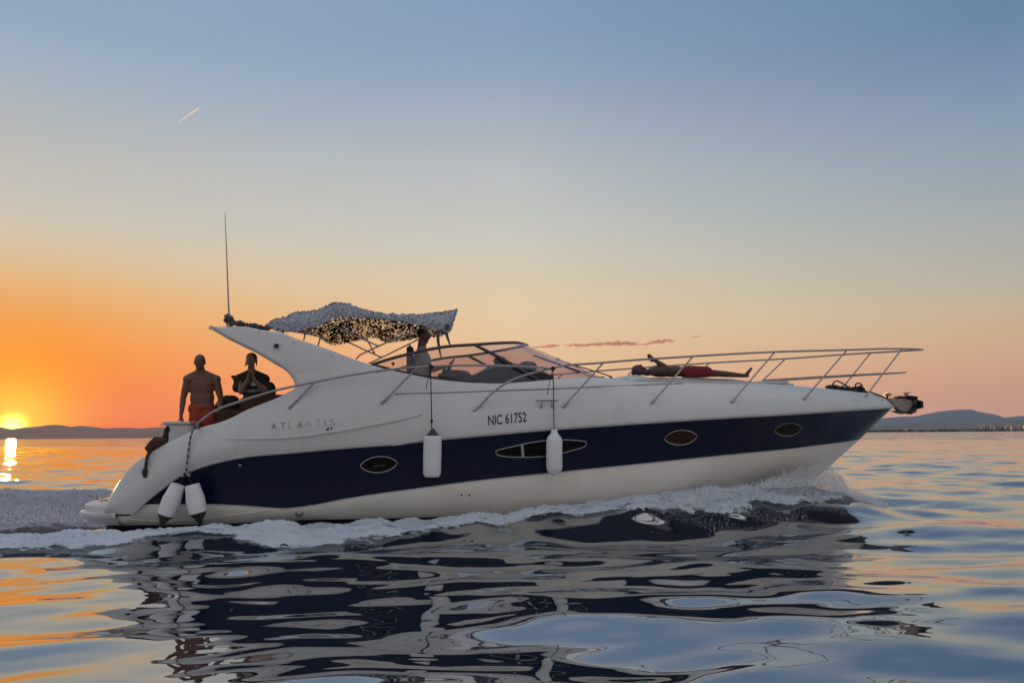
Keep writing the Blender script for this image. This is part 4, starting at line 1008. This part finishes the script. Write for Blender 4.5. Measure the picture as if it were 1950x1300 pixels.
b.tube(spline([W(Q(px, py, 1.9)) - T for px, py in [(277, 890), (275.5, 900), (277.5, 909)]], 6), [.02, .025, .03, .034, .036, .036, .034, .034, .032, .03, .028, .024, .015], 7)
b.tube(spline([W(Q(px, py, 1.88)) - T for px, py in [(286, 858), (285, 872), (280, 888)]], 6), .005, 5); b.build('trailing_end', M['bundle'], e)

# ------------------------------------------------------------------ people
def hand(b, wrist, palm_dir, side, curl=.5, s=1.0, spread=None):
    """palm with four unequal bent fingers and a thumb; palm_dir and side are unit vectors, the fingers curl towards nrm"""
    d_ = palm_dir.normalized(); sd = (side - d_ * side.dot(d_)).normalized(); nr = d_.cross(sd)
    pc = wrist + d_ * .05 * s
    for q in (-.026, -.009, .009, .026): b.cap(wrist + d_ * .012 * s + sd * q * .6 * s, wrist + d_ * .085 * s + sd * q * s, .014 * s, .012 * s, 8)
    for q, L in ((-.03, .062), (-.01, .075), (.01, .07), (.03, .055)):
        a = wrist + d_ * .085 * s + sd * q * s; d1 = (d_ * math.cos(curl * .6) + nr * math.sin(curl * .6)); m1 = a + d1 * L * .5 * s
        d2 = (d_ * math.cos(curl * 1.6) + nr * math.sin(curl * 1.6)); m2 = m1 + d2 * L * .5 * s
        b.cap(a, m1, .0095 * s, .009 * s, 8); b.cap(m1, m2, .009 * s, .0075 * s, 8)
    a = wrist + d_ * .025 * s + sd * -.028 * s; m1 = a + (d_ * .6 - sd * .7 + nr * .25).normalized() * .04 * s; m2 = m1 + (d_ * .85 - sd * .2 + nr * .4).normalized() * .035 * s
    b.cap(a, m1, .013 * s, .011 * s, 8); b.cap(m1, m2, .011 * s, .009 * s, 8)
def head(b, c, fwd, up, s=1.0):
    f = fwd.normalized(); u = (up - f * up.dot(f)).normalized(); r_ = f.cross(u)
    rm = Matrix((r_, f, u)).transposed()
    b.ell(c + u * .025 * s, (.077 * s, .094 * s, .10 * s), rot=rm, seg=20)
    b.ell(c - u * .045 * s + f * .018 * s, (.060 * s, .070 * s, .07 * s), rot=rm, seg=16)
    b.ell(c - u * .092 * s + f * .058 * s, (.026 * s, .024 * s, .02 * s), rot=rm, seg=10)          # chin
    b.cap(c + f * .09 * s + u * .012 * s, c + f * .106 * s - u * .028 * s, .009 * s, .014 * s, 8)  # nose
    b.ell(c + f * .088 * s + u * .028 * s, (.052 * s, .016 * s, .012 * s), rot=rm, seg=12)         # brow
    b.ell(c + f * .082 * s - u * .058 * s, (.026 * s, .014 * s, .010 * s), rot=rm, seg=10)         # lips
    for q in (-1, 1):
        b.ell(c + r_ * q * .078 * s - u * .005 * s, (.010 * s, .020 * s, .031 * s), rot=rm, seg=10)
        b.ell(c + r_ * q * .043 * s + f * .066 * s - u * .02 * s, (.022 * s, .02 * s, .02 * s), rot=rm, seg=10)
    return rm
def person(label, origin, group='people aboard the yacht'):
    e = bpy.data.objects.new('person', None); COL.objects.link(e); e.location = origin; tag(e, label, 'person', group); return e
CAMDIR = Vector((0, -1, 0)); UP = Vector((0, 0, 1))
# --- standing man in orange-red shorts
bq = .62
def P1(px, py, db=0.0): return W(Q(px, py, bq + db))
org = P1(380, 872); e = person('bare chested bald man in orange red shorts standing at the stern', org)
def L1(px, py, db=0.0): return P1(px, py, db) - org
b = MB(); hc = L1(380.5, 690, .05)
fw = Vector((.12, -1, 0)); head(b, hc, fw, UP, 1.06)
b.cap(L1(381, 699), L1(382, 713), .066, .075)
b.cap(L1(377, 709), L1(356, 721), .05, .06); b.cap(L1(387, 709), L1(411, 721), .05, .06); b.cap(L1(364, 720), L1(402, 720), .078, .08)
b.ell(L1(384, 737), (.205, .12, .18), seg=20); b.ell(L1(374, 731, .07), (.09, .05, .065), seg=12); b.ell(L1(394, 731, .07), (.09, .05, .065), seg=12)
b.ell(L1(385, 758), (.188, .118, .22), seg=20); b.ell(L1(386, 774), (.183, .12, .16), seg=20)
for sx, pts in ((-1, [(358, 723), (349, 757), (344.5, 792)]), (1, [(411, 723), (420, 757), (420, 788)])):
    A, E, H = [L1(x, y_, dd) for (x, y_), dd in zip(pts, (0, .02, .10))]
    b.ell(A, (.08, .075, .08), seg=14); b.cap(A, A.lerp(E, .45), .066, .06); b.cap(A.lerp(E, .45), E, .06, .046); b.cap(E, E.lerp(H, .35), .044, .046); b.cap(E.lerp(H, .35), H, .046, .028)
    dh = (L1(348, 806, .12) - H) if sx < 0 else Vector((.05, -.1, -1)); hand(b, H, dh, Vector((-sx, -.4, 0)), .5)
for sx, pts in ((-1, [(374, 790), (371, 832), (370, 868)]), (1, [(396, 790), (399, 832), (400, 868)])):
    A, E, H = [L1(x, y_) for x, y_ in pts]; b.cap(A, E, .09, .06); b.cap(E, E.lerp(H, .4), .06, .06); b.cap(E.lerp(H, .4), H, .058, .038)
    b.cap(H + Vector((0, .03, -.0)), H + Vector((.02 * sx, -.16, -.01)), .035, .028)
body = b.build('body', M['skin'], e); remesh(body, .0095, 3)
b = MB(); b.ell(L1(385, 776), (.192, .128, .08), seg=20); b.cap(L1(372, 778), L1(396, 778), .11, .11)
for A, E in ((L1(376, 786), L1(372, 826)), (L1(396, 786), L1(400, 826))): b.cap(A, E, .118, .125)
sh = b.build('shorts', M['orange'], e); remesh(sh, .014, 3)
# --- woman raising a cup with both hands
bq2 = .45
def P2(px, py, db=0.0): return W(Q(px, py, bq2 + db))
org = P2(478, 865); e = person('person in a dark printed t-shirt holding both hands to the mouth beneath the arch', org)
L2 = lambda px, py, db=0.0: P2(px, py, db) - org
b = MB(); hc = L2(478, 686.5, .02); rm = head(b, hc, Vector((.06, -1, 0)), UP, 1.0)
b.cap(L2(478, 696), L2(479, 711), .056, .062); b.cap(L2(474, 708), L2(458, 720), .045, .055); b.cap(L2(484, 708), L2(500, 720), .045, .055); b.cap(L2(463, 720), L2(497, 720), .06, .06)
b.ell(L2(480, 738), (.17, .11, .17), seg=18); b.ell(L2(481, 768), (.155, .105, .2), seg=18); b.ell(L2(481, 792), (.17, .12, .14), seg=18)
for sx, sh_, elb, wr in ((-1, (456, 722), (459, 746), (472, 722)), (1, (501, 722), (504, 745), (484, 722))):
    A = L2(*sh_); E = L2(*elb, .16); H = L2(*wr, .27); b.cap(A, E, .05, .042); b.cap(E, E.lerp(H, .35), .042, .044); b.cap(E.lerp(H, .35), H, .044, .027)
    hand(b, H, (L2(477 + sx * 2, 706, .2) - H), Vector((sx * .3, -1, 0)), .9, .92)
for sx, pts in ((-1, [(471, 795), (470, 832), (470, 866)]), (1, [(491, 795), (491, 832), (491, 866)])):
    A, E, H = [L2(x, y_) for x, y_ in pts]; b.cap(A, E, .085, .055); b.cap(E, H, .055, .036); b.cap(H, H + Vector((0, -.17, -.01)), .034, .026)
body = b.build('body', M['skin_fair'], e); remesh(body, .0095, 3)
b = MB(); b.cap(L2(473, 712), L2(454, 722), .066, .082); b.cap(L2(486, 712), L2(504, 722), .066, .085); b.cap(L2(462, 722), L2(500, 722), .08, .08); b.ell(L2(480, 740), (.185, .13, .16), seg=18); b.ell(L2(481, 770), (.185, .13, .24), seg=18)
b.cap(L2(455, 722), L2(452, 738, .06), .07, .08); b.cap(L2(501, 722), L2(506, 738, .06), .075, .085)
b.cap(L2(448, 720), L2(443, 717), .035, .028); b.cap(L2(449, 733), L2(444, 735), .03, .018); b.ell(L2(514, 745, -.1), (.10, .08, .16), seg=14); b.cap(L2(468, 800), L2(494, 800), .13, .13)
sh = b.build('t_shirt', M['tshirt_black'], e); remesh(sh, .012, 3)
dg = bpy.context.evaluated_depsgraph_get(); tb = BVHTree.FromObject(sh, dg)
def hshirt(px, py):
    o_ = Vector((0, 0, CAMZ)) - org; d_ = ray(px, py); h = tb.ray_cast(o_, d_); return (h[0] - d_ * .008) if h[0] else P2(px, py, .15) - org
lettering('KUSDE', (465, 747), (496, 746), 5.5, M['print'], name='shirt_print', slant=.25, parent=e, hitf=hshirt, bold=.02)
b = MB(); b.ell(L2(483, 731, .16), (.045, .008, .03), seg=12)
b.build('shirt_badge', M['print'], e).hide_render = False
b = MB(); up_ = Vector((0, 0, 1)); b.ell(hc + up_ * .045 + Vector((0, .02, 0)), (.088, .10, .088), seg=18)
b.cap(hc + Vector((-.078, .02, .0)), hc + Vector((-.086, .0, -.09)), .018, .006); b.cap(hc + Vector((.08, .02, .0)), hc + Vector((.09, .0, -.085)), .018, .006)
b.build('hair', M['hair'], e)
# --- helmsman seen through the side glass, in profile
bq3 = .7
def P3(px, py, db=0.0): return W(Q(px, py, bq3 + db))
org = P3(800, 800); e = person('person in a grey t-shirt steering at the helm behind the windscreen', org)
L3 = lambda px, py, db=0.0: P3(px, py, db) - org
b = MB(); hc = L3(806, 640); FW = (BM.to_3x3() @ Vector((1, -.1, -.05))); head(b, hc, FW, UP, 1.05)
b.cap(L3(804, 648), L3(803, 664), .066, .075); b.cap(L3(802, 672, .15), L3(802, 672, -.15), .06, .06)
b.ell(L3(803, 688), (.125, .17, .19), seg=18); b.ell(L3(803, 712), (.125, .16, .18), seg=18)
for sd in (1, -1):
    A = L3(803, 673, .18 * sd); E = L3(822, 704, .2 * sd); H = L3(846, 698, .1 * sd); b.cap(A, E, .055, .042); b.cap(E, E.lerp(H, .35), .044, .045); b.cap(E.lerp(H, .35), H, .044, .027); hand(b, H, L3(856, 695, .08 * sd) - H, Vector((0, sd, .4)), .9)
    A = L3(806, 728, .1 * sd); E = L3(826, 760, .12 * sd); H = L3(812, 790, .12 * sd); b.cap(A, E, .085, .058); b.cap(E, H, .055, .038); b.cap(H, H + FW * .16, .033, .027)
body = b.build('body', M['skin'], e); remesh(body, .0095, 3)
b = MB(); b.cap(L3(803, 666, .03), L3(803, 672, .16), .075, .08); b.cap(L3(803, 666, -.03), L3(803, 672, -.16), .075, .08); b.cap(L3(803, 671, .12), L3(803, 671, -.12), .095, .095); b.ell(L3(803.5, 688), (.15, .195, .19), seg=18); b.ell(L3(804, 708), (.15, .185, .2), seg=18); b.cap(L3(796, 728, .08), L3(808, 728, -.08), .13, .13)
for sd in (1, -1): b.cap(L3(803, 674, .19 * sd), L3(811, 690, .21 * sd), .068, .07)
sh = b.build('t_shirt', M['tshirt_grey'], e); remesh(sh, .012, 3)
b = MB(); b.ell(hc + Vector((-.02, 0, .045)), (.097, .088, .085), seg=18); b.build('hair', M['hair'], e)
# --- sunbather on the foredeck pad
bq4 = .78
def P4(px, py, db=0.0): return W(Q(px, py, bq4 + db))
org = P4(1300, 716); e = person('person in red shorts lying on the foredeck sunpad with one arm raised', org)
L4 = lambda px, py, db=0.0: P4(px, py, db) - org
b = MB(); XA = BM.to_3x3() @ Vector((1, 0, .06)); hc = L4(1216, 706)
head(b, hc, Vector((0.15, -.15, 1)), -XA, 1.0)
b.cap(L4(1222, 708), L4(1234, 709), .055, .058); b.cap(L4(1242, 707, .15), L4(1242, 709, -.15), .06, .06)
RX = BM.to_3x3()
b.ell(L4(1260, 706), (.24, .19, .105), rot=RX, seg=18); b.ell(L4(1280, 706.5), (.22, .17, .10), rot=RX, seg=18); b.ell(L4(1308, 708), (.17, .175, .09), rot=RX, seg=18)
A = L4(1246, 706, .18); E = L4(1270, 702.5, .16); H = L4(1249, 687, .12); b.cap(A, E, .062, .055); b.cap(E, E.lerp(H, .35), .055, .055); b.cap(E.lerp(H, .35), H, .055, .034); hand(b, H, L4(1236, 679, .12) - H, Vector((.5, -.6, .5)), .5, 1.15)
A = L4(1246, 709, -.2); E = L4(1272, 713, -.28); H = L4(1296, 714, -.26); b.cap(A, E, .048, .04); b.cap(E, H, .042, .026); hand(b, H, XA, Vector((0, 1, 0)), .4)
for sd in (1, -1):
    A = L4(1325, 709, .1 * sd); E = L4(1368, 711, .12 * sd); H = L4(1417, 715, .11 * sd); b.cap(A, E, .082, .056); b.cap(E, E.lerp(H, .35), .055, .052); b.cap(E.lerp(H, .35), H, .05, .034)
    b.cap(H, L4(1423, 715, .11 * sd), .034, .032); b.cap(L4(1422, 712, .11 * sd), L4(1431, 701, .13 * sd), .032, .02)
body = b.build('body', M['skin_dark'], e); remesh(body, .0095, 3)
b = MB(); b.ell(L4(1306, 707.5), (.14, .19, .10), rot=RX, seg=18)
for sd in (1, -1): b.cap(L4(1312, 707.5, .09 * sd), L4(1346, 708, .12 * sd), .106, .095)
sh = b.build('shorts', M['red'], e); remesh(sh, .013, 3)
b = MB(); b.ell(hc - XA * .05 + Vector((0, 0, -.02)), (.075, .085, .08), seg=16); b.build('hair', M['hair'], e)

# ------------------------------------------------------------------ foam, wake and spray
def foam_mat(name, thr0, thr1, scale, col=(.84, .88, .94), attr='edge'):
    m, t, o = newmat(name); g = N(t, 'ShaderNodeNewGeometry')
    mp = N(t, 'ShaderNodeMapping'); mp.inputs['Scale'].default_value = (.38, 1, 1); t.links.new(g.outputs['Position'], mp.inputs[0])
    n = N(t, 'ShaderNodeTexNoise'); n.inputs['Scale'].default_value = scale; n.inputs['Detail'].default_value = 7; n.inputs['Roughness'].default_value = .62
    t.links.new(mp.outputs[0], n.inputs['Vector'])
    n2 = N(t, 'ShaderNodeTexNoise'); n2.inputs['Scale'].default_value = scale * 4; n2.inputs['Detail'].default_value = 6; t.links.new(g.outputs['Position'], n2.inputs['Vector'])
    a = N(t, 'ShaderNodeAttribute', attribute_name=attr)
    s = math_node(t, 'ADD', n.outputs[0], math_node(t, 'MULTIPLY', math_node(t, 'SUBTRACT', a.outputs['Fac'], .5), .5))
    fac = maprange(t, s, thr0, thr1)
    c_ = mixcol(t, n.outputs[0], tuple(v_ * q_ for v_, q_ in zip(col, (.55, .62, .70))), col)
    df = N(t, 'ShaderNodeBsdfDiffuse'); t.links.new(c_, df.inputs[0]); tp = N(t, 'ShaderNodeBsdfTransparent')
    bm_ = N(t, 'ShaderNodeBump'); bm_.inputs['Distance'].default_value = .04; bm_.inputs['Strength'].default_value = .2; t.links.new(n2.outputs[0], bm_.inputs['Height']); t.links.new(bm_.outputs[0], df.inputs['Normal'])
    tl = N(t, 'ShaderNodeBsdfTranslucent'); tl.inputs[0].default_value = (*col, 1); m1 = N(t, 'ShaderNodeMixShader'); m1.inputs[0].default_value = .25; t.links.new(df.outputs[0], m1.inputs[1]); t.links.new(tl.outputs[0], m1.inputs[2])
    mx = N(t, 'ShaderNodeMixShader'); t.links.new(fac, mx.inputs[0]); t.links.new(tp.outputs[0], mx.inputs[1]); t.links.new(m1.outputs[0], mx.inputs[2]); t.links.new(mx.outputs[0], o.inputs[0]); return m
def foam_sheet(name, far_pts, near_pts, nu, nv, hfun, mat, label, edgef):
    """a strip of broken water between two lines on the sea"""
    A = spline([water_pt(*p) for p in far_pts], 10); Bn = spline([water_pt(*p) for p in near_pts], 10)
    def res(L, n):
        L = np.array([tuple(p) for p in L]); dd = np.concatenate([[0], np.cumsum(np.linalg.norm(np.diff(L, axis=0), axis=1))]); q = np.linspace(0, dd[-1], n)
        return np.stack([np.interp(q, dd, L[:, k]) for k in range(3)], -1)
    A = res(A, nu); Bn = res(Bn, nu); f = np.linspace(0, 1, nv)[None, :, None]
    P = A[:, None, :] * (1 - f) + Bn[:, None, :] * f
    X, Y = P[..., 0], P[..., 1]; Z = swell(X, Y, np.full_like(X, .04)) + wake_height(X, Y)
    out = []; ed = []
    for i in range(nu):
        for j in range(nv):
            u = i / (nu - 1); v_ = j / (nv - 1); x, y_ = float(X[i, j]), float(Y[i, j])
            q = Vector((x * .55, y_, 0)); ru = mnoise.fractal(q * 2.4, .6, 2.1, 7); ru2 = 1 - 2 * abs(mnoise.fractal(q * 6 + Vector((3, 3, 3)), .4, 2.1, 5))
            hgt, rough = hfun(u, v_); e_ = edgef(u, v_)
            z = float(Z[i, j]) + .012 + hgt * (1 + .45 * ru) + rough * (.75 * ru + .16 * ru2) - .05 * (1 - min(1, e_ * 2.5))
            out.append((x, y_ + .05 * ru2 * rough * 8, z)); ed.append(e_)
    fs = [(i * nv + j, i * nv + j + 1, (i + 1) * nv + j + 1, (i + 1) * nv + j) for i in range(nu - 1) for j in range(nv - 1)]
    o = mkmesh(name, out, fs, mat, None, True); tag(o, label, 'foam', kind='stuff')
    at_ = o.data.attributes.new('edge', 'FLOAT', 'POINT'); at_.data.foreach_set('value', np.array(ed, np.float32)); return o
sm = lambda a, b_, x: (lambda t_: t_ * t_ * (3 - 2 * t_))(min(max((x - a) / (b_ - a), 0), 1))
def edge(u, v_, l=.04, r_=.06, n_=.25, f_=.12): return sm(0, l, u) * sm(1, 1 - r_, u) * sm(0, f_, v_) * sm(1, 1 - n_, v_)
M['foam'] = foam_mat('sea foam', .36, .46, 3.2); M['foam_crest'] = foam_mat('foam crest', .43, .53, 3.6); M['foam_thin'] = foam_mat('thin foam lace', .46, .56, 4.0); M['churn'] = foam_mat('churned wake', .30, .42, 2.2, (.60, .57, .64))
def bowh(u, v_):
    H = np.interp(u, [0, .08, .155, .3, .43, .61, .7, .84, 1], [.03, .13, .19, .27, .33, .25, .15, .06, .02])
    return (H * math.sin(math.pi * min(1, (v_ * .93 + .07)) ** .62) ** .9, .09 * sm(0, .1, u) * sm(1, .8, u) + .01)
foam_sheet('bow_wave', [(1700, 956), (1600, 950), (1500, 962), (1400, 970), (1300, 982), (1200, 988), (1110, 995)], [(1700, 974), (1600, 994), (1500, 1005), (1400, 1011), (1300, 1014), (1200, 1015), (1100, 1014)], 520, 96,
           bowh, M['foam'], 'white foaming bow wave thrown up along the hull under the bow', lambda u, v_: edge(u, v_, .10, .12, .22, .02) * 1.15)
# side wash running aft from the bow wave
foam_sheet('side_wash', [(1230, 1004), (1130, 1004), (1000, 1004), (880, 1003), (760, 1002), (640, 1002), (520, 1005), (400, 1008), (300, 1014), (200, 1022), (60, 1028), (-120, 1030), (-300, 1030), (-600, 1036), (-900, 1040)],
           [(1230, 1016), (1130, 1018), (1000, 1022), (880, 1030), (760, 1040), (640, 1049), (520, 1052), (400, 1046), (300, 1047), (200, 1056), (60, 1060), (-120, 1066), (-300, 1070), (-600, 1082), (-900, 1090)], 1200, 80,
           lambda u, v_: (.04 * math.sin(math.pi * v_), .045 * sm(0, .1, u)), M['foam_thin'], 'lacy white wash streaming aft beside the hull', lambda u, v_: edge(u, v_, .05, .05, .35, .06) * (1.0 - .15 * math.sin(u * 30)))
foam_sheet('wash_crest', [(1290, 1003), (1180, 1004), (1090, 1006), (1000, 1008), (900, 1011), (800, 1014), (700, 1017), (600, 1021), (450, 1022), (300, 1026), (150, 1031), (0, 1033), (-200, 1035), (-500, 1038), (-900, 1044)],
           [(1290, 1012), (1180, 1013), (1090, 1016), (1000, 1020), (900, 1024), (800, 1028), (700, 1033), (600, 1038), (450, 1038), (300, 1040), (150, 1047), (0, 1052), (-200, 1056), (-500, 1064), (-900, 1074)], 1250, 40,
           lambda u, v_: (.07 * math.sin(math.pi * v_), .06), M['foam_crest'], 'narrow bright crest of foam along the outer edge of the wash', lambda u, v_: edge(u, v_, .04, .05, .3, .18) * 1.05)
# churned water astern
foam_sheet('stern_wake', [(320, 938), (200, 934), (120, 935), (40, 938), (-80, 940), (-300, 942), (-600, 944), (-1000, 946)], [(196, 1012), (160, 1014), (100, 1018), (40, 1022), (-80, 1026), (-300, 1032), (-600, 1042), (-1000, 1055)], 760, 200,
           lambda u, v_: (.04 + .09 * math.sin(math.pi * v_) * sm(0, .25, u) , .10 * sm(.15, .5, v_) * sm(1, .9, v_) + .015), M['churn'], 'churned mauve wake heaped behind the stern platform', lambda u, v_: edge(u, v_, .04, .12, .12, .10) * 1.2)
# spray
M['spray'] = pmat('spray drops', (.90, .93, .97), .25)
def drops(name, n, fn, label, r0=.004, r1=.014):
    ico = [(0, 0, 1), (.94, 0, -.33), (-.47, .82, -.33), (-.47, -.82, -.33)]
    vs = []; fs = []
    for k in range(n):
        p = fn(); r_ = rr_.uniform(r0, r1) * rr_.uniform(.5, 1); m_ = len(vs)
        a = rr_.uniform(0, 6.28); ca, sa = math.cos(a), math.sin(a)
        for q in ((1, 0, 0), (-1, 0, 0), (0, 1, 0), (0, -1, 0), (0, 0, 1), (0, 0, -1)): vs.append((p[0] + r_ * (q[0] * ca - q[1] * sa), p[1] + r_ * (q[0] * sa + q[1] * ca), p[2] + r_ * q[2] * 1.2))
        for f in ((0, 2, 4), (2, 1, 4), (1, 3, 4), (3, 0, 4), (2, 0, 5), (1, 2, 5), (3, 1, 5), (0, 3, 5)): fs.append(tuple(m_ + i for i in f))
    o = mkmesh(name, vs, fs, M['spray']); tag(o, label, 'spray', kind='stuff'); return o
def plume():
    # jets: bundles of drops that leave the stem and fall outward
    t_ = rr_.random() ** .75; px = 1436 + 190 * t_ + rr_.gauss(0, 3); top = np.interp(px, [1436, 1480, 1520, 1560, 1580, 1600, 1612, 1625], [928, 906, 893, 886, 888, 904, 924, 954]) + 2 * math.sin(px * .23) + 1.5 * math.sin(px * .61); bot = np.interp(px, [1440, 1625], [968, 976])
    q = rr_.random() ** .8; py = top + (bot - top) * q - abs(rr_.gauss(0, 2.5)); b_ = np.interp(px, [1440, 1540, 1625], [1.15, .78, .45]) + rr_.uniform(-.1, .3); return W(Q(px, py, b_))
drops('bow_spray', 30000, plume, 'fan of fine spray bursting up at the stem', .0028, .0088)
def fringe():
    px = 1250 + 440 * rr_.random() ** .8; py = np.interp(px, [1250, 1300, 1350, 1400, 1455, 1560, 1620, 1700], [958, 950, 941, 928, 917, 912, 930, 966]) - abs(rr_.gauss(0, 4)) + rr_.uniform(0, 14)
    return W(Q(px, py, np.interp(px, [1180, 1400, 1600, 1700], [2.05, 1.75, 1.15, .6]) + rr_.uniform(-.1, .35)))
drops('bow_spray', 9000, fringe, 'scattered drops flying above the bow wave foam', .002, .008)
def forward():
    a = abs(rr_.gauss(0, 1)); px = 1600 + 50 * a + rr_.uniform(0, 30); py = 966 - abs(rr_.gauss(0, 22)) * math.exp(-a * .7) + rr_.uniform(-3, 5)
    return W(Q(px, py, rr_.uniform(.1, .9)))
drops('bow_spray', 2600, forward, 'loose drops scattering ahead of the stem over the water', .003, .008)
def sternd():
    px = rr_.uniform(-60, 165); py = 975 + abs(rr_.gauss(0, 20)) * -1 + 20; k = rr_.uniform(9.5, 13); r_ = ray(px, py); s = k / r_.y; p = Vector((0, 0, CAMZ)) + r_ * s
    if p.z < .02: p.z = rr_.uniform(.05, .25)
    return p
drops('stern_spray', 700, sternd, 'drops tossed up by the churning stern wake', .004, .011)

# ------------------------------------------------------------------ evening haze
m, t, o = newmat('evening haze'); v = N(t, 'ShaderNodeVolumePrincipled'); v.inputs['Density'].default_value = 1.9e-5; v.inputs['Color'].default_value = (.80, .90, 1.0, 1); v.inputs['Anisotropy'].default_value = .2
t.links.new(v.outputs[0], o.inputs['Volume'])
b = MB(); b.box((0, 5150, 240), (40000, 12300, 500)); tag(b.build('haze', m, smooth=False), 'thin evening haze over the sea', 'haze', kind='stuff')
